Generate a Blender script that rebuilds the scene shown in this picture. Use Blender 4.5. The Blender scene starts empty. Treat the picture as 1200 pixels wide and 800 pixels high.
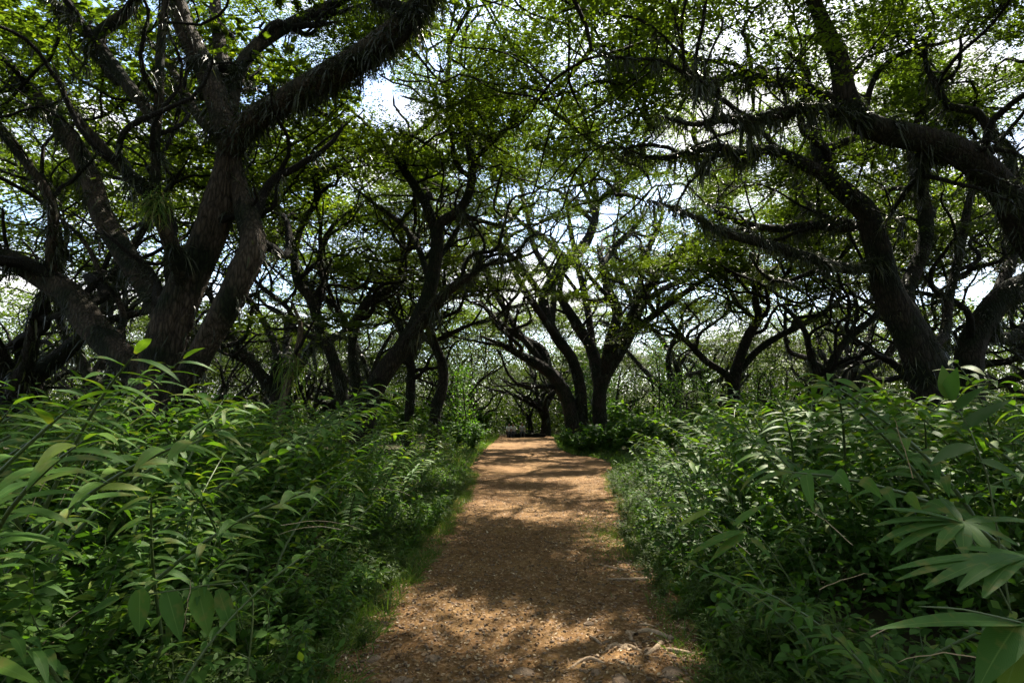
import bpy, math, random
import numpy as np
from mathutils import Vector
from mathutils.kdtree import KDTree

# ------------------------------------------------------------------ camera, sky, sun, exposure
sc = bpy.context.scene
COL = sc.collection
F_PX, EYE, PITCH = 700.0, 1.6, math.atan(90 / 700.0)
cam_d = bpy.data.cameras.new('camera')
cam_d.sensor_width = 36
cam_d.lens = 36 * F_PX / 1200
cam_d.clip_start, cam_d.clip_end = 0.05, 3000
cam = bpy.data.objects.new('camera', cam_d)
cam.location = (0, 0, EYE)
cam.rotation_euler = (math.pi / 2 + PITCH, 0, 0)
COL.objects.link(cam)
sc.camera = cam

SUN_EL, SUN_AZ = math.radians(54), math.radians(28)
world = bpy.data.worlds.new('World')
sc.world = world
world.use_nodes = True
wt = world.node_tree
wt.nodes.clear()
wo = wt.nodes.new('ShaderNodeOutputWorld')
bg = wt.nodes.new('ShaderNodeBackground')
bg.inputs['Strength'].default_value = 0.11
sky = wt.nodes.new('ShaderNodeTexSky')
sky.sky_type = 'NISHITA'
sky.sun_disc = False
sky.sun_elevation = SUN_EL
sky.sun_rotation = SUN_AZ
tc = wt.nodes.new('ShaderNodeTexCoord')
mp = wt.nodes.new('ShaderNodeMapping')
mp.inputs['Scale'].default_value = (1.6, 1.6, 3.5)
cn = wt.nodes.new('ShaderNodeTexNoise')
cn.inputs['Scale'].default_value = 1.9
cn.inputs['Detail'].default_value = 7
cn.inputs['Roughness'].default_value = 0.55
cr = wt.nodes.new('ShaderNodeValToRGB')
cr.color_ramp.elements[0].position = 0.43
cr.color_ramp.elements[1].position = 0.60
mx = wt.nodes.new('ShaderNodeMixRGB')
mx.inputs['Color2'].default_value = (3.7, 3.65, 3.6, 1)
wt.links.new(tc.outputs['Generated'], mp.inputs['Vector'])
wt.links.new(mp.outputs[0], cn.inputs['Vector'])
wt.links.new(cn.outputs['Fac'], cr.inputs['Fac'])
wt.links.new(cr.outputs['Color'], mx.inputs['Fac'])
wt.links.new(sky.outputs[0], mx.inputs['Color1'])
wt.links.new(mx.outputs[0], bg.inputs['Color'])
wt.links.new(bg.outputs[0], wo.inputs['Surface'])

sun_dir = Vector((math.sin(SUN_AZ) * math.cos(SUN_EL), math.cos(SUN_AZ) * math.cos(SUN_EL), math.sin(SUN_EL)))
sun_d = bpy.data.lights.new('sun', 'SUN')
sun_d.energy = 5.0
sun_d.angle = math.radians(0.6)
sun_d.color = (1.0, 0.92, 0.78)
sun = bpy.data.objects.new('sun', sun_d)
sun.rotation_euler = (-sun_dir).to_track_quat('-Z', 'Y').to_euler()
sun.location = sun_dir * 60
COL.objects.link(sun)

vs = sc.view_settings
vs.view_transform = 'Standard'
vs.look = 'None'
vs.exposure = 2.08
vs.gamma = 1.0
vs.use_curve_mapping = False
cy = sc.cycles
cy.max_bounces = 6
cy.diffuse_bounces = 3
cy.glossy_bounces = 2
cy.transmission_bounces = 3
cy.transparent_max_bounces = 4
cy.caustics_reflective = False
cy.caustics_refractive = False
cy.use_denoising = True
cy.sample_clamp_indirect = 8

# ------------------------------------------------------------------ helpers
def at(px, py, Y):
    """world point seen at photo pixel (px,py) of the 1200x800 photo, at distance Y in front"""
    xc, zc = (px - 600) / F_PX, (400 - py) / F_PX
    dy = math.cos(PITCH) - zc * math.sin(PITCH)
    dz = math.sin(PITCH) + zc * math.cos(PITCH)
    t = Y / dy
    return np.array([xc * t, Y, EYE + dz * t]), t

def norm(v):
    return v / np.maximum(np.linalg.norm(v, axis=-1, keepdims=True), 1e-9)

def tag(o, label, cat, group=None, kind=None):
    if label: o['label'] = label
    if cat: o['category'] = cat
    if group: o['group'] = group
    if kind: o['kind'] = kind
    return o

def mesh(name, V, Q, mat, rnd=None, uv=None, smooth=False):
    V = np.asarray(V, np.float32).reshape(-1, 3)
    Q = np.asarray(Q, np.int32).reshape(-1, 4)
    me = bpy.data.meshes.new(name)
    me.vertices.add(len(V)); me.vertices.foreach_set('co', V.ravel())
    me.loops.add(len(Q) * 4); me.loops.foreach_set('vertex_index', Q.ravel())
    me.polygons.add(len(Q))
    me.polygons.foreach_set('loop_start', np.arange(0, len(Q) * 4, 4, dtype=np.int32))
    me.polygons.foreach_set('use_smooth', np.full(len(Q), smooth, dtype=bool))
    me.update(calc_edges=True)
    if rnd is not None:
        a = me.attributes.new('rnd', 'FLOAT', 'FACE')
        a.data.foreach_set('value', np.asarray(rnd, np.float32))
    if uv is not None:
        l = me.uv_layers.new(name='UVMap')
        l.data.foreach_set('uv', np.asarray(uv, np.float32)[Q.ravel()].ravel())
    if mat is not None:
        me.materials.append(mat)
    return me

def obj(name, me, parent=None, loc=None):
    o = bpy.data.objects.new(name, me)
    COL.objects.link(o)
    if parent is not None: o.parent = parent
    if loc is not None: o.location = loc
    return o

def empty(name, loc=(0, 0, 0), rz=0.0):
    o = bpy.data.objects.new(name, None)
    o.empty_display_size = 0.2
    COL.objects.link(o)
    o.location = loc
    o.rotation_euler = (0, 0, rz)
    return o

def copy_tree(src, loc, rz=0.0, scale=1.0, tilt=(0, 0)):
    c = src.copy(); COL.objects.link(c)
    c.location = loc; c.rotation_euler = (tilt[0], tilt[1], rz); c.scale = (scale,) * 3
    for ch in src.children:
        d = ch.copy(); COL.objects.link(d); d.parent = c
    return c

class MB:
    def __init__(s): s.V, s.Q, s.R, s.U, s.n = [], [], [], [], 0
    def add(s, V, Q, r=None, uv=None):
        V = np.asarray(V, float).reshape(-1, 3); Q = np.asarray(Q, int).reshape(-1, 4)
        s.V.append(V); s.Q.append(Q + s.n); s.n += len(V)
        s.R.append(np.zeros(len(Q)) if r is None else np.broadcast_to(np.asarray(r, float), (len(Q),)))
        s.U.append(np.zeros((len(V), 2)) if uv is None else uv)
    def mesh(s, name, mat, smooth=False, uv=False):
        return mesh(name, np.concatenate(s.V), np.concatenate(s.Q), mat, np.concatenate(s.R), np.concatenate(s.U) if uv else None, smooth)

def tube(P, R, sides=8, rough=0.0, seed=0, cap=True):
    P = np.asarray(P, float); R = np.asarray(R, float); n = len(P)
    T = norm(np.gradient(P, axis=0))
    ref = np.array([0., 0., 1.]) if abs(T[0][2]) < 0.9 else np.array([1., 0., 0.])
    u = norm(np.cross(T[0], ref)); U = np.zeros((n, 3))
    for i in range(n):
        u = u - T[i] * np.dot(u, T[i]); u = u / max(np.linalg.norm(u), 1e-9); U[i] = u
    W = np.cross(T, U)
    a = np.linspace(0, 2 * np.pi, sides, endpoint=False)
    rr = R[:, None] * np.ones((1, sides))
    if rough > 0:
        g = np.random.default_rng(seed)
        s = np.concatenate([[0], np.cumsum(np.linalg.norm(np.diff(P, axis=0), axis=1))])
        m = np.zeros((n, sides))
        for k, amp in ((2, .9), (3, .8), (5, .6), (7, .5)) + (((11, .5), (13, .4)) if sides > 20 else ()):
            m += amp * np.sin(k * a[None, :] + g.uniform(0, 6.28) + g.uniform(-1, 1) * 0.9 * s[:, None] + 0.7 * np.sin(s[:, None] * g.uniform(.8, 2.2) + g.uniform(0, 6)))
        rr = rr * (1 + rough * m + rough * 0.35 * g.standard_normal((n, sides)))
    V = P[:, None, :] + rr[:, :, None] * (np.cos(a)[None, :, None] * U[:, None, :] + np.sin(a)[None, :, None] * W[:, None, :])
    if cap:
        V[-1] = P[-1] + (V[-1] - P[-1]) * 0.15
    i = np.arange(n - 1)[:, None] * sides; j = np.arange(sides)[None, :]; k = (j + 1) % sides
    Q = np.stack([i + j, i + k, i + sides + k, i + sides + j], -1).reshape(-1, 4)
    return V.reshape(-1, 3), Q

def strips(base, d, up, L, W, droop, nseg=4, fold=0.0, prof='lance', mid=True, sway=None):
    """a batch of leaf blades: returns V, Q, per-leaf face count, uv"""
    n = len(base)
    L = np.broadcast_to(np.asarray(L, float), (n,)); W = np.broadcast_to(np.asarray(W, float), (n,)); droop = np.broadcast_to(np.asarray(droop, float), (n,))
    d = norm(d); t = np.linspace(0, 1, nseg + 1)
    pos = base[:, None] + d[:, None] * (L[:, None] * t)[..., None]
    pos[..., 2] -= (droop * L)[:, None] * t ** 2
    if sway is not None: pos = pos + sway[:, None] * (t ** 2)[None, :, None]
    tan = np.repeat(d[:, None], nseg + 1, 1); tan[..., 2] -= 2 * droop[:, None] * t
    tan = norm(tan)
    side = norm(np.cross(tan, np.broadcast_to(up[:, None], tan.shape))); nr = np.cross(side, tan)
    if prof == 'lance': w = np.sin(np.pi * np.clip(t * 0.94 + 0.045, 0, 1) ** 0.8) ** 0.9
    elif prof == 'ovate': w = np.sin(np.pi * np.clip(t * 0.95 + 0.04, 0, 1) ** 0.65)
    elif prof == 'blade': w = np.clip(1 - t, 0.06, 1) ** 0.7
    else: w = np.clip(1.25 * np.sin(np.pi * np.clip(t * .9 + .06, 0, 1)), 0.1, 1)
    w = np.maximum(w, 0.03)
    hw = (W[:, None] * w)[..., None] / 2
    Lf = pos - side * hw + nr * hw * fold; Rt = pos + side * hw + nr * hw * fold
    if mid:
        V = np.stack([Lf, pos, Rt], 2); c = 3
    else:
        V = np.stack([Lf, Rt], 2); c = 2
    i0 = (np.arange(n) * (nseg + 1) * c)[:, None, None] + (np.arange(nseg) * c)[None, :, None] + np.arange(c - 1)[None, None, :]
    Q = np.stack([i0, i0 + 1, i0 + c + 1, i0 + c], -1).reshape(-1, 4)
    uv = np.stack(np.broadcast_arrays(np.linspace(0, 1, c)[None, None, :], t[None, :, None], np.zeros((n, 1, 1)))[:2], -1)
    uv = np.broadcast_to(uv, (n, nseg + 1, c, 2)).reshape(-1, 2)
    return V.reshape(-1, 3), Q, nseg * (c - 1), uv

def leaflets(C, nrm, L, W, g):
    n = len(C)
    r = g.standard_normal((n, 3)); d = norm(np.cross(nrm, r)); s = np.cross(nrm, d)
    L = np.broadcast_to(L, (n,))[:, None]; W = np.broadcast_to(W, (n,))[:, None]
    V = np.stack([C - d * L / 2, C - s * W / 2 + d * L * .05, C + d * L / 2, C + s * W / 2 + d * L * .05], 1)
    return V.reshape(-1, 3), np.arange(4 * n).reshape(n, 4)

def catmull(P, step):
    P = np.asarray(P, float); out = []
    Q = np.vstack([2 * P[0] - P[1], P, 2 * P[-1] - P[-2]])
    for i in range(1, len(Q) - 2):
        p0, p1, p2, p3 = Q[i - 1], Q[i], Q[i + 1], Q[i + 2]
        m = max(2, int(np.linalg.norm((p2 - p1)[:3]) / step))
        t = np.linspace(0, 1, m, endpoint=False)[:, None]
        out.append(0.5 * (2 * p1 + (p2 - p0) * t + (2 * p0 - 5 * p1 + 4 * p2 - p3) * t ** 2 + (3 * p1 - p0 - 3 * p2 + p3) * t ** 3))
    out.append(P[-1:]); return np.vstack(out)

# ------------------------------------------------------------------ materials
def new_mat(name):
    m = bpy.data.materials.new(name); m.use_nodes = True
    nt = m.node_tree; nt.nodes.clear()
    return m, nt, nt.nodes.new('ShaderNodeOutputMaterial')

def ramp(nt, stops):
    r = nt.nodes.new('ShaderNodeValToRGB'); e = r.color_ramp.elements
    while len(e) > 2: e.remove(e[-1])
    e[0].position, e[0].color = stops[0][0], (*stops[0][1], 1)
    e[1].position, e[1].color = stops[-1][0], (*stops[-1][1], 1)
    for p, c in stops[1:-1]:
        k = e.new(p); k.color = (*c, 1)
    return r

def leaf_mat(name, stops, trans=0.4, rough=0.45, tmul=(1.5, 1.7, 0.6), veins=False, spec=0.4):
    m, nt, out = new_mat(name); N, Lk = nt.nodes, nt.links
    at_ = N.new('ShaderNodeAttribute'); at_.attribute_name = 'rnd'
    oi = N.new('ShaderNodeObjectInfo')
    ad = N.new('ShaderNodeMath'); ad.operation = 'MULTIPLY_ADD'; ad.inputs[1].default_value = 0.22; ad.inputs[2].default_value = -0.11
    Lk.new(oi.outputs['Random'], ad.inputs[0])
    a2 = N.new('ShaderNodeMath'); Lk.new(ad.outputs[0], a2.inputs[0]); Lk.new(at_.outputs['Fac'], a2.inputs[1])
    r = ramp(nt, stops); Lk.new(a2.outputs[0], r.inputs['Fac']); colr = r.outputs['Color']
    bs = N.new('ShaderNodeBsdfPrincipled'); bs.inputs['Roughness'].default_value = rough
    bs.inputs['Specular IOR Level'].default_value = spec
    if veins:
        uv = N.new('ShaderNodeUVMap'); sx = N.new('ShaderNodeSeparateXYZ'); Lk.new(uv.outputs[0], sx.inputs[0])
        # v-shaped side veins: sin((v*a - |u-.5|*b))
        s1 = N.new('ShaderNodeMath'); s1.operation = 'SUBTRACT'; Lk.new(sx.outputs[0], s1.inputs[0]); s1.inputs[1].default_value = 0.5
        s2 = N.new('ShaderNodeMath'); s2.operation = 'ABSOLUTE'; Lk.new(s1.outputs[0], s2.inputs[0])
        s3 = N.new('ShaderNodeMath'); s3.operation = 'MULTIPLY'; Lk.new(s2.outputs[0], s3.inputs[0]); s3.inputs[1].default_value = -90
        s4 = N.new('ShaderNodeMath'); s4.operation = 'MULTIPLY_ADD'; Lk.new(sx.outputs[1], s4.inputs[0]); s4.inputs[1].default_value = 190; Lk.new(s3.outputs[0], s4.inputs[2])
        s5 = N.new('ShaderNodeMath'); s5.operation = 'SINE'; Lk.new(s4.outputs[0], s5.inputs[0])
        mr = N.new('ShaderNodeMapRange'); mr.inputs[1].default_value = 0.0; mr.inputs[2].default_value = 0.035; mr.inputs[3].default_value = 0.6; mr.inputs[4].default_value = 0.0
        Lk.new(s2.outputs[0], mr.inputs[0])
        mixm = N.new('ShaderNodeMixRGB'); Lk.new(mr.outputs[0], mixm.inputs['Fac']); Lk.new(colr, mixm.inputs['Color1']); mixm.inputs['Color2'].default_value = (.16, .24, .07, 1)
        # blotches: old yellowed and brown spots
        tcn = N.new('ShaderNodeTexCoord'); nz = N.new('ShaderNodeTexNoise'); nz.inputs['Scale'].default_value = 14; nz.inputs['Detail'].default_value = 4
        Lk.new(tcn.outputs['Object'], nz.inputs['Vector'])
        mr2 = N.new('ShaderNodeMapRange'); mr2.inputs[1].default_value = .53; mr2.inputs[2].default_value = .68; mr2.inputs[3].default_value = 0; mr2.inputs[4].default_value = .55; Lk.new(nz.outputs['Fac'], mr2.inputs[0])
        mix2 = N.new('ShaderNodeMixRGB'); Lk.new(mr2.outputs[0], mix2.inputs['Fac']); Lk.new(mixm.outputs[0], mix2.inputs['Color1']); mix2.inputs['Color2'].default_value = (.19, .165, .045, 1)
        colr = mix2.outputs[0]
        bp = N.new('ShaderNodeBump'); bp.inputs['Strength'].default_value = 0.14; bp.inputs['Distance'].default_value = 0.003
        Lk.new(s5.outputs[0], bp.inputs['Height']); Lk.new(bp.outputs[0], bs.inputs['Normal'])
    Lk.new(colr, bs.inputs['Base Color'])
    tm = N.new('ShaderNodeMixRGB'); tm.blend_type = 'MULTIPLY'; tm.inputs['Fac'].default_value = 1
    Lk.new(colr, tm.inputs['Color1']); tm.inputs['Color2'].default_value = (*tmul, 1)
    tr = N.new('ShaderNodeBsdfTranslucent'); Lk.new(tm.outputs[0], tr.inputs['Color'])
    ms = N.new('ShaderNodeMixShader'); ms.inputs['Fac'].default_value = trans
    Lk.new(bs.outputs[0], ms.inputs[1]); Lk.new(tr.outputs[0], ms.inputs[2]); Lk.new(ms.outputs[0], out.inputs['Surface'])
    return m

def bark_mat(name, dark, light, moss, moss_amt=0.45, scale=1.0):
    m, nt, out = new_mat(name); N, Lk = nt.nodes, nt.links
    tcn = N.new('ShaderNodeTexCoord')
    mpn = N.new('ShaderNodeMapping'); mpn.inputs['Scale'].default_value = (9 * scale, 9 * scale, 2.2 * scale); Lk.new(tcn.outputs['Object'], mpn.inputs['Vector'])
    n1 = N.new('ShaderNodeTexNoise'); n1.inputs['Scale'].default_value = 2.2; n1.inputs['Detail'].default_value = 9; n1.inputs['Roughness'].default_value = .68; n1.inputs['Distortion'].default_value = 0.6
    Lk.new(mpn.outputs[0], n1.inputs['Vector'])
    vo = N.new('ShaderNodeTexVoronoi'); vo.inputs['Scale'].default_value = 1.7; vo.feature = 'DISTANCE_TO_EDGE'; Lk.new(mpn.outputs[0], vo.inputs['Vector'])
    r = ramp(nt, [(.28, dark), (.5, tuple((a + b) / 2 for a, b in zip(dark, light))), (.72, light)]); Lk.new(n1.outputs['Fac'], r.inputs['Fac'])
    n2 = N.new('ShaderNodeTexNoise'); n2.inputs['Scale'].default_value = 1.3; n2.inputs['Detail'].default_value = 6; Lk.new(tcn.outputs['Object'], n2.inputs['Vector'])
    mr = N.new('ShaderNodeMapRange'); mr.inputs[1].default_value = .62 - moss_amt * .4; mr.inputs[2].default_value = .78 - moss_amt * .4; Lk.new(n2.outputs['Fac'], mr.inputs[0])
    mxm = N.new('ShaderNodeMixRGB'); Lk.new(mr.outputs[0], mxm.inputs['Fac']); Lk.new(r.outputs[0], mxm.inputs['Color1']); mxm.inputs['Color2'].default_value = (*moss, 1)
    ck = N.new('ShaderNodeMapRange'); ck.inputs[1].default_value = 0.0; ck.inputs[2].default_value = .22; ck.inputs[3].default_value = .35; Lk.new(vo.outputs['Distance'], ck.inputs[0])
    n3 = N.new('ShaderNodeTexNoise'); n3.inputs['Scale'].default_value = 26 * scale; n3.inputs['Detail'].default_value = 5; Lk.new(tcn.outputs['Object'], n3.inputs['Vector'])
    ckm = N.new('ShaderNodeMixRGB'); ckm.blend_type = 'MULTIPLY'; ckm.inputs['Fac'].default_value = 1; Lk.new(mxm.outputs[0], ckm.inputs['Color1']); Lk.new(ck.outputs[0], ckm.inputs['Color2'])
    bs = N.new('ShaderNodeBsdfPrincipled'); bs.inputs['Roughness'].default_value = .9; bs.inputs['Specular IOR Level'].default_value = .2
    Lk.new(ckm.outputs[0], bs.inputs['Base Color'])
    ml = N.new('ShaderNodeMath'); ml.operation = 'MULTIPLY_ADD'; Lk.new(vo.outputs['Distance'], ml.inputs[0]); ml.inputs[1].default_value = 1.2; Lk.new(n1.outputs['Fac'], ml.inputs[2]); m3 = N.new('ShaderNodeMath'); m3.operation = 'MULTIPLY_ADD'; Lk.new(n3.outputs['Fac'], m3.inputs[0]); m3.inputs[1].default_value = .45; Lk.new(ml.outputs[0], m3.inputs[2])
    bp = N.new('ShaderNodeBump'); bp.inputs['Strength'].default_value = 1.0; bp.inputs['Distance'].default_value = .07
    Lk.new(m3.outputs[0], bp.inputs['Height']); Lk.new(bp.outputs[0], bs.inputs['Normal'])
    Lk.new(bs.outputs[0], out.inputs['Surface'])
    return m

M_BARK = bark_mat('rain_tree_bark', (.010, .008, .006), (.055, .043, .031), (.012, .017, .006), .5)
M_BARK_A = bark_mat('old_tree_bark', (.016, .012, .009), (.12, .09, .062), (.012, .017, .006), .45)
M_BARK_PALE = bark_mat('pale_trunk_bark', (.07, .052, .036), (.26, .205, .145), (.05, .055, .025), .12)
M_TWIG = bark_mat('twig_bark', (.009, .007, .005), (.03, .025, .018), (.012, .014, .006), .3, 2)
M_CROWN = leaf_mat('crown_leaf', [(0, (.022, .036, .008)), (.45, (.042, .068, .012)), (.8, (.07, .10, .016)), (1, (.13, .16, .022))], .5, .5, (2.0, 2.05, .45))
M_FERN = leaf_mat('hanging_fern_leaf', [(0, (.012, .017, .006)), (.65, (.028, .036, .012)), (.92, (.07, .075, .03)), (1, (.12, .11, .05))], .2, .42)
M_GINGER = leaf_mat('ginger_leaf', [(0, (.028, .072, .014)), (.5, (.057, .13, .023)), (.82, (.095, .175, .028)), (.95, (.16, .2, .03)), (1, (.27, .22, .06))], .34, .5, (1.9, 1.9, .45), True, .12)
M_BROAD = leaf_mat('broad_leaf', [(0, (.027, .064, .014)), (.6, (.06, .126, .022)), (1, (.14, .19, .025))], .36, .52, (1.8, 2.0, .5), False, .12)
M_HERB = leaf_mat('herb_leaf', [(0, (.03, .055, .011)), (.6, (.065, .11, .018)), (1, (.13, .17, .03))], .38, .55, spec=.2)
M_GRASS = leaf_mat('grass_blade', [(0, (.04, .08, .012)), (.6, (.085, .155, .02)), (.8, (.14, .18, .035)), (1, (.3, .23, .1))], .35, .5)
M_LITTER = leaf_mat('dry_leaf', [(0, (.07, .035, .016)), (.4, (.18, .10, .045)), (.75, (.38, .27, .15)), (1, (.58, .48, .33))], .15, .7, (1, 1, 1))
M_STEM = leaf_mat('green_stem', [(0, (.05, .08, .025)), (1, (.09, .12, .04))], .1, .5)

def ground_mat(name, stops, sc1, sc2, fleck=None, bump=.6):
    m, nt, out = new_mat(name); N, Lk = nt.nodes, nt.links
    tcn = N.new('ShaderNodeTexCoord')
    n1 = N.new('ShaderNodeTexNoise'); n1.inputs['Scale'].default_value = sc1; n1.inputs['Detail'].default_value = 8; n1.inputs['Roughness'].default_value = .62; Lk.new(tcn.outputs['Object'], n1.inputs['Vector'])
    n2 = N.new('ShaderNodeTexNoise'); n2.inputs['Scale'].default_value = sc2; n2.inputs['Detail'].default_value = 6; n2.inputs['Roughness'].default_value = .7; Lk.new(tcn.outputs['Object'], n2.inputs['Vector'])
    ad = N.new('ShaderNodeMath'); ad.operation = 'MULTIPLY_ADD'; Lk.new(n2.outputs['Fac'], ad.inputs[0]); ad.inputs[1].default_value = .55
    sb = N.new('ShaderNodeMath'); sb.operation = 'MULTIPLY'; Lk.new(n1.outputs['Fac'], sb.inputs[0]); sb.inputs[1].default_value = .5; Lk.new(sb.outputs[0], ad.inputs[2])
    r = ramp(nt, stops); Lk.new(ad.outputs[0], r.inputs['Fac']); colr = r.outputs[0]
    if fleck:
        vo = N.new('ShaderNodeTexVoronoi'); vo.inputs['Scale'].default_value = 42; Lk.new(tcn.outputs['Object'], vo.inputs['Vector'])
        sp = N.new('ShaderNodeSeparateColor'); Lk.new(vo.outputs['Color'], sp.inputs[0])
        mr = N.new('ShaderNodeMapRange'); mr.inputs[1].default_value = .72; mr.inputs[2].default_value = .9; mr.inputs[4].default_value = .6; Lk.new(sp.outputs[0], mr.inputs[0])
        mm = N.new('ShaderNodeMixRGB'); Lk.new(mr.outputs[0], mm.inputs['Fac']); Lk.new(colr, mm.inputs['Color1']); mm.inputs['Color2'].default_value = (*fleck, 1); colr = mm.outputs[0]
    bs = N.new('ShaderNodeBsdfPrincipled'); bs.inputs['Roughness'].default_value = .95; bs.inputs['Specular IOR Level'].default_value = .15
    Lk.new(colr, bs.inputs['Base Color'])
    bp = N.new('ShaderNodeBump'); bp.inputs['Strength'].default_value = bump; bp.inputs['Distance'].default_value = .03; Lk.new(n2.outputs['Fac'], bp.inputs['Height']); Lk.new(bp.outputs[0], bs.inputs['Normal'])
    Lk.new(bs.outputs[0], out.inputs['Surface'])
    return m

M_SOIL = ground_mat('forest_soil', [(.3, (.02, .016, .01)), (.55, (.05, .045, .022)), (.8, (.08, .085, .03))], .8, 14)
M_PATH = ground_mat('trodden_dirt', [(.28, (.05, .025, .010)), (.5, (.13, .069, .026)), (.74, (.25, .155, .060))], .7, 18, (.3, .19, .1), .9)
M_STONE = ground_mat('path_stone', [(.3, (.10, .068, .045)), (.55, (.19, .135, .09)), (.8, (.28, .21, .15))], 6, 30)
M_ROOT = ground_mat('root_bark', [(.3, (.17, .115, .07)), (.55, (.34, .25, .165)), (.8, (.48, .37, .25))], 5, 40)

# ------------------------------------------------------------------ setting: ground, path
PY = [1.0, 2.0, 3.6, 5.3, 7.5, 11, 16, 21, 24, 27, 31, 40, 51, 58]
PL = [-.92, -.95, -1.02, -1.12, -.98, -.98, -1.05, -1.2, -1.22, -1.25, -1.26, -1.1, -1.0, -1.0]
PR = [1.02, 1.05, 1.13, 1.3, 1.45, 1.95, 2.5, 3.3, 3.55, 2.5, 2.3, 2.8, 3.4, 3.4]
def path_l(y): return np.interp(y, PY, PL)
def path_r(y): return np.interp(y, PY, PR)

def vnoise(x, y, s=1.0):
    return (np.sin(1.7 * s * x + 2.1 * np.sin(0.9 * s * y + 1.3)) + np.sin(2.3 * s * y + 1.7 * np.sin(1.1 * s * x + .4)) + .6 * np.sin(4.1 * s * x + 3.3 * s * y)) / 2.6

gxs = np.unique(np.concatenate([np.linspace(-700, -40, 12), np.linspace(-40, -6, 30), np.linspace(-6, 6, 60), np.linspace(6, 40, 30), np.linspace(40, 700, 12)]))
gys = np.unique(np.concatenate([np.linspace(-300, -5, 10), np.linspace(-5, 25, 90), np.linspace(25, 80, 40), np.linspace(80, 900, 14)]))
GX, GY = np.meshgrid(gxs, gys, indexing='ij')
def ground_z(x, y):
    """forest floor: flat at the path and a little uneven away from it"""
    x = np.asarray(x, float); y = np.asarray(y, float)
    d = np.maximum(np.maximum(path_l(y) - x, x - path_r(y)), 0)
    w = np.clip((d - .1) / 2.0, 0, 1)
    return w * (.10 + .08 * vnoise(x, y, .5)) - 0.02
GZ = ground_z(GX, GY)
n1, n2 = len(gxs), len(gys)
i, j = np.meshgrid(np.arange(n1 - 1), np.arange(n2 - 1), indexing='ij'); k = i * n2 + j
gq = np.stack([k, k + n2, k + n2 + 1, k + 1], -1).reshape(-1, 4)
ground = tag(obj('ground', mesh('ground', np.stack([GX, GY, GZ], -1), gq, M_SOIL, smooth=True)), 'dark forest floor under the undergrowth', 'ground', kind='structure')

prs = 60
pys = np.concatenate([np.arange(1.0, 9, .06), np.arange(9, 20, .15), np.arange(20, 57, .4)])
g = np.random.default_rng(5)
U = np.linspace(0, 1, prs)
wl = path_l(pys) + .13 * np.sin(pys * 2.1) * np.sin(pys * .7 + 1) - .2
wr = path_r(pys) + .13 * np.sin(pys * 1.7 + 2) * np.sin(pys * .9) + .12
PX = wl[:, None] + (wr - wl)[:, None] * U[None, :]
PYY = np.repeat(pys[:, None], prs, 1)
def path_z(x, y):
    return .012 * vnoise(x, y, 2.2) + .007 * vnoise(x, y, 7) - .02 * np.exp(-((x - .1) / .45) ** 2) + .022
PZ = path_z(PX, PYY) + .006 * g.standard_normal(PX.shape) * (pys < 12)[:, None]
PZ = PZ - .05 * (np.abs(U - .5)[None, :] > .49)
m1, m2 = len(pys), prs
i, j = np.meshgrid(np.arange(m1 - 1), np.arange(m2 - 1), indexing='ij'); k = i * m2 + j
pq = np.stack([k, k + 1, k + m2 + 1, k + m2], -1).reshape(-1, 4)
path = tag(obj('path', mesh('path', np.stack([PX, PYY, PZ], -1), pq, M_PATH, smooth=True)), 'reddish brown dirt path strewn with dry leaves', 'path', kind='structure')

# ------------------------------------------------------------------ trees
def colonize(P0, attr, step, kill, infl, g, maxit=90, wob=.35, grav=0.0):
    pos = [np.array(p) for p in P0]; par = [-1] * len(pos)
    A = attr.copy(); alive = np.ones(len(A), bool)
    X = np.array(pos); nd = np.full(len(A), 1e9); ni = np.zeros(len(A), int)
    for c in range(0, len(X), 200):
        D = np.linalg.norm(A[:, None] - X[None, c:c + 200], axis=2); b = D.argmin(1); v = D[np.arange(len(A)), b]
        u = v < nd; nd[u] = v[u]; ni[u] = b[u] + c
    wander = {}
    for it in range(maxit):
        act = alive & (nd < infl) & (nd > kill)
        if not act.any(): break
        idx = ni[act]; dirs = norm(A[act] - np.array(pos)[idx])
        un, inv = np.unique(idx, return_inverse=True)
        S = np.zeros((len(un), 3)); np.add.at(S, inv, dirs)
        S = norm(S) + g.standard_normal(S.shape) * wob; S[:, 2] += grav
        S = norm(S)
        newp = np.array(pos)[un] + S * step
        b0 = len(pos)
        for q, u in zip(newp, un): pos.append(q); par.append(int(u))
        D = np.linalg.norm(A[:, None] - newp[None], axis=2); b = D.argmin(1); v = D[np.arange(len(A)), b]
        u = v < nd; nd[u] = v[u]; ni[u] = b[u] + b0
        alive &= nd > kill
    return np.array(pos), np.array(par)

def crown_points(c, R, z0, z1, n, g, flat=.55):
    """umbrella shaped shell of attraction points, clumped in flat plates"""
    k = max(8, int(n * 1.7) // 16)
    th = g.uniform(0, 2 * np.pi, k); rr = np.sqrt(g.uniform(0, 1, k))
    cz = z0 + (z1 - z0) * (1 - rr ** 2 * .75) * g.uniform(.35, 1, k)
    cc = np.stack([c[0] + R * rr * np.cos(th), c[1] + R * rr * np.sin(th), cz], 1)
    pts = np.repeat(cc, 16, 0) + g.standard_normal((k * 16, 3)) * np.array([1.1, 1.1, .22]) * (R / 8)
    return pts

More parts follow.
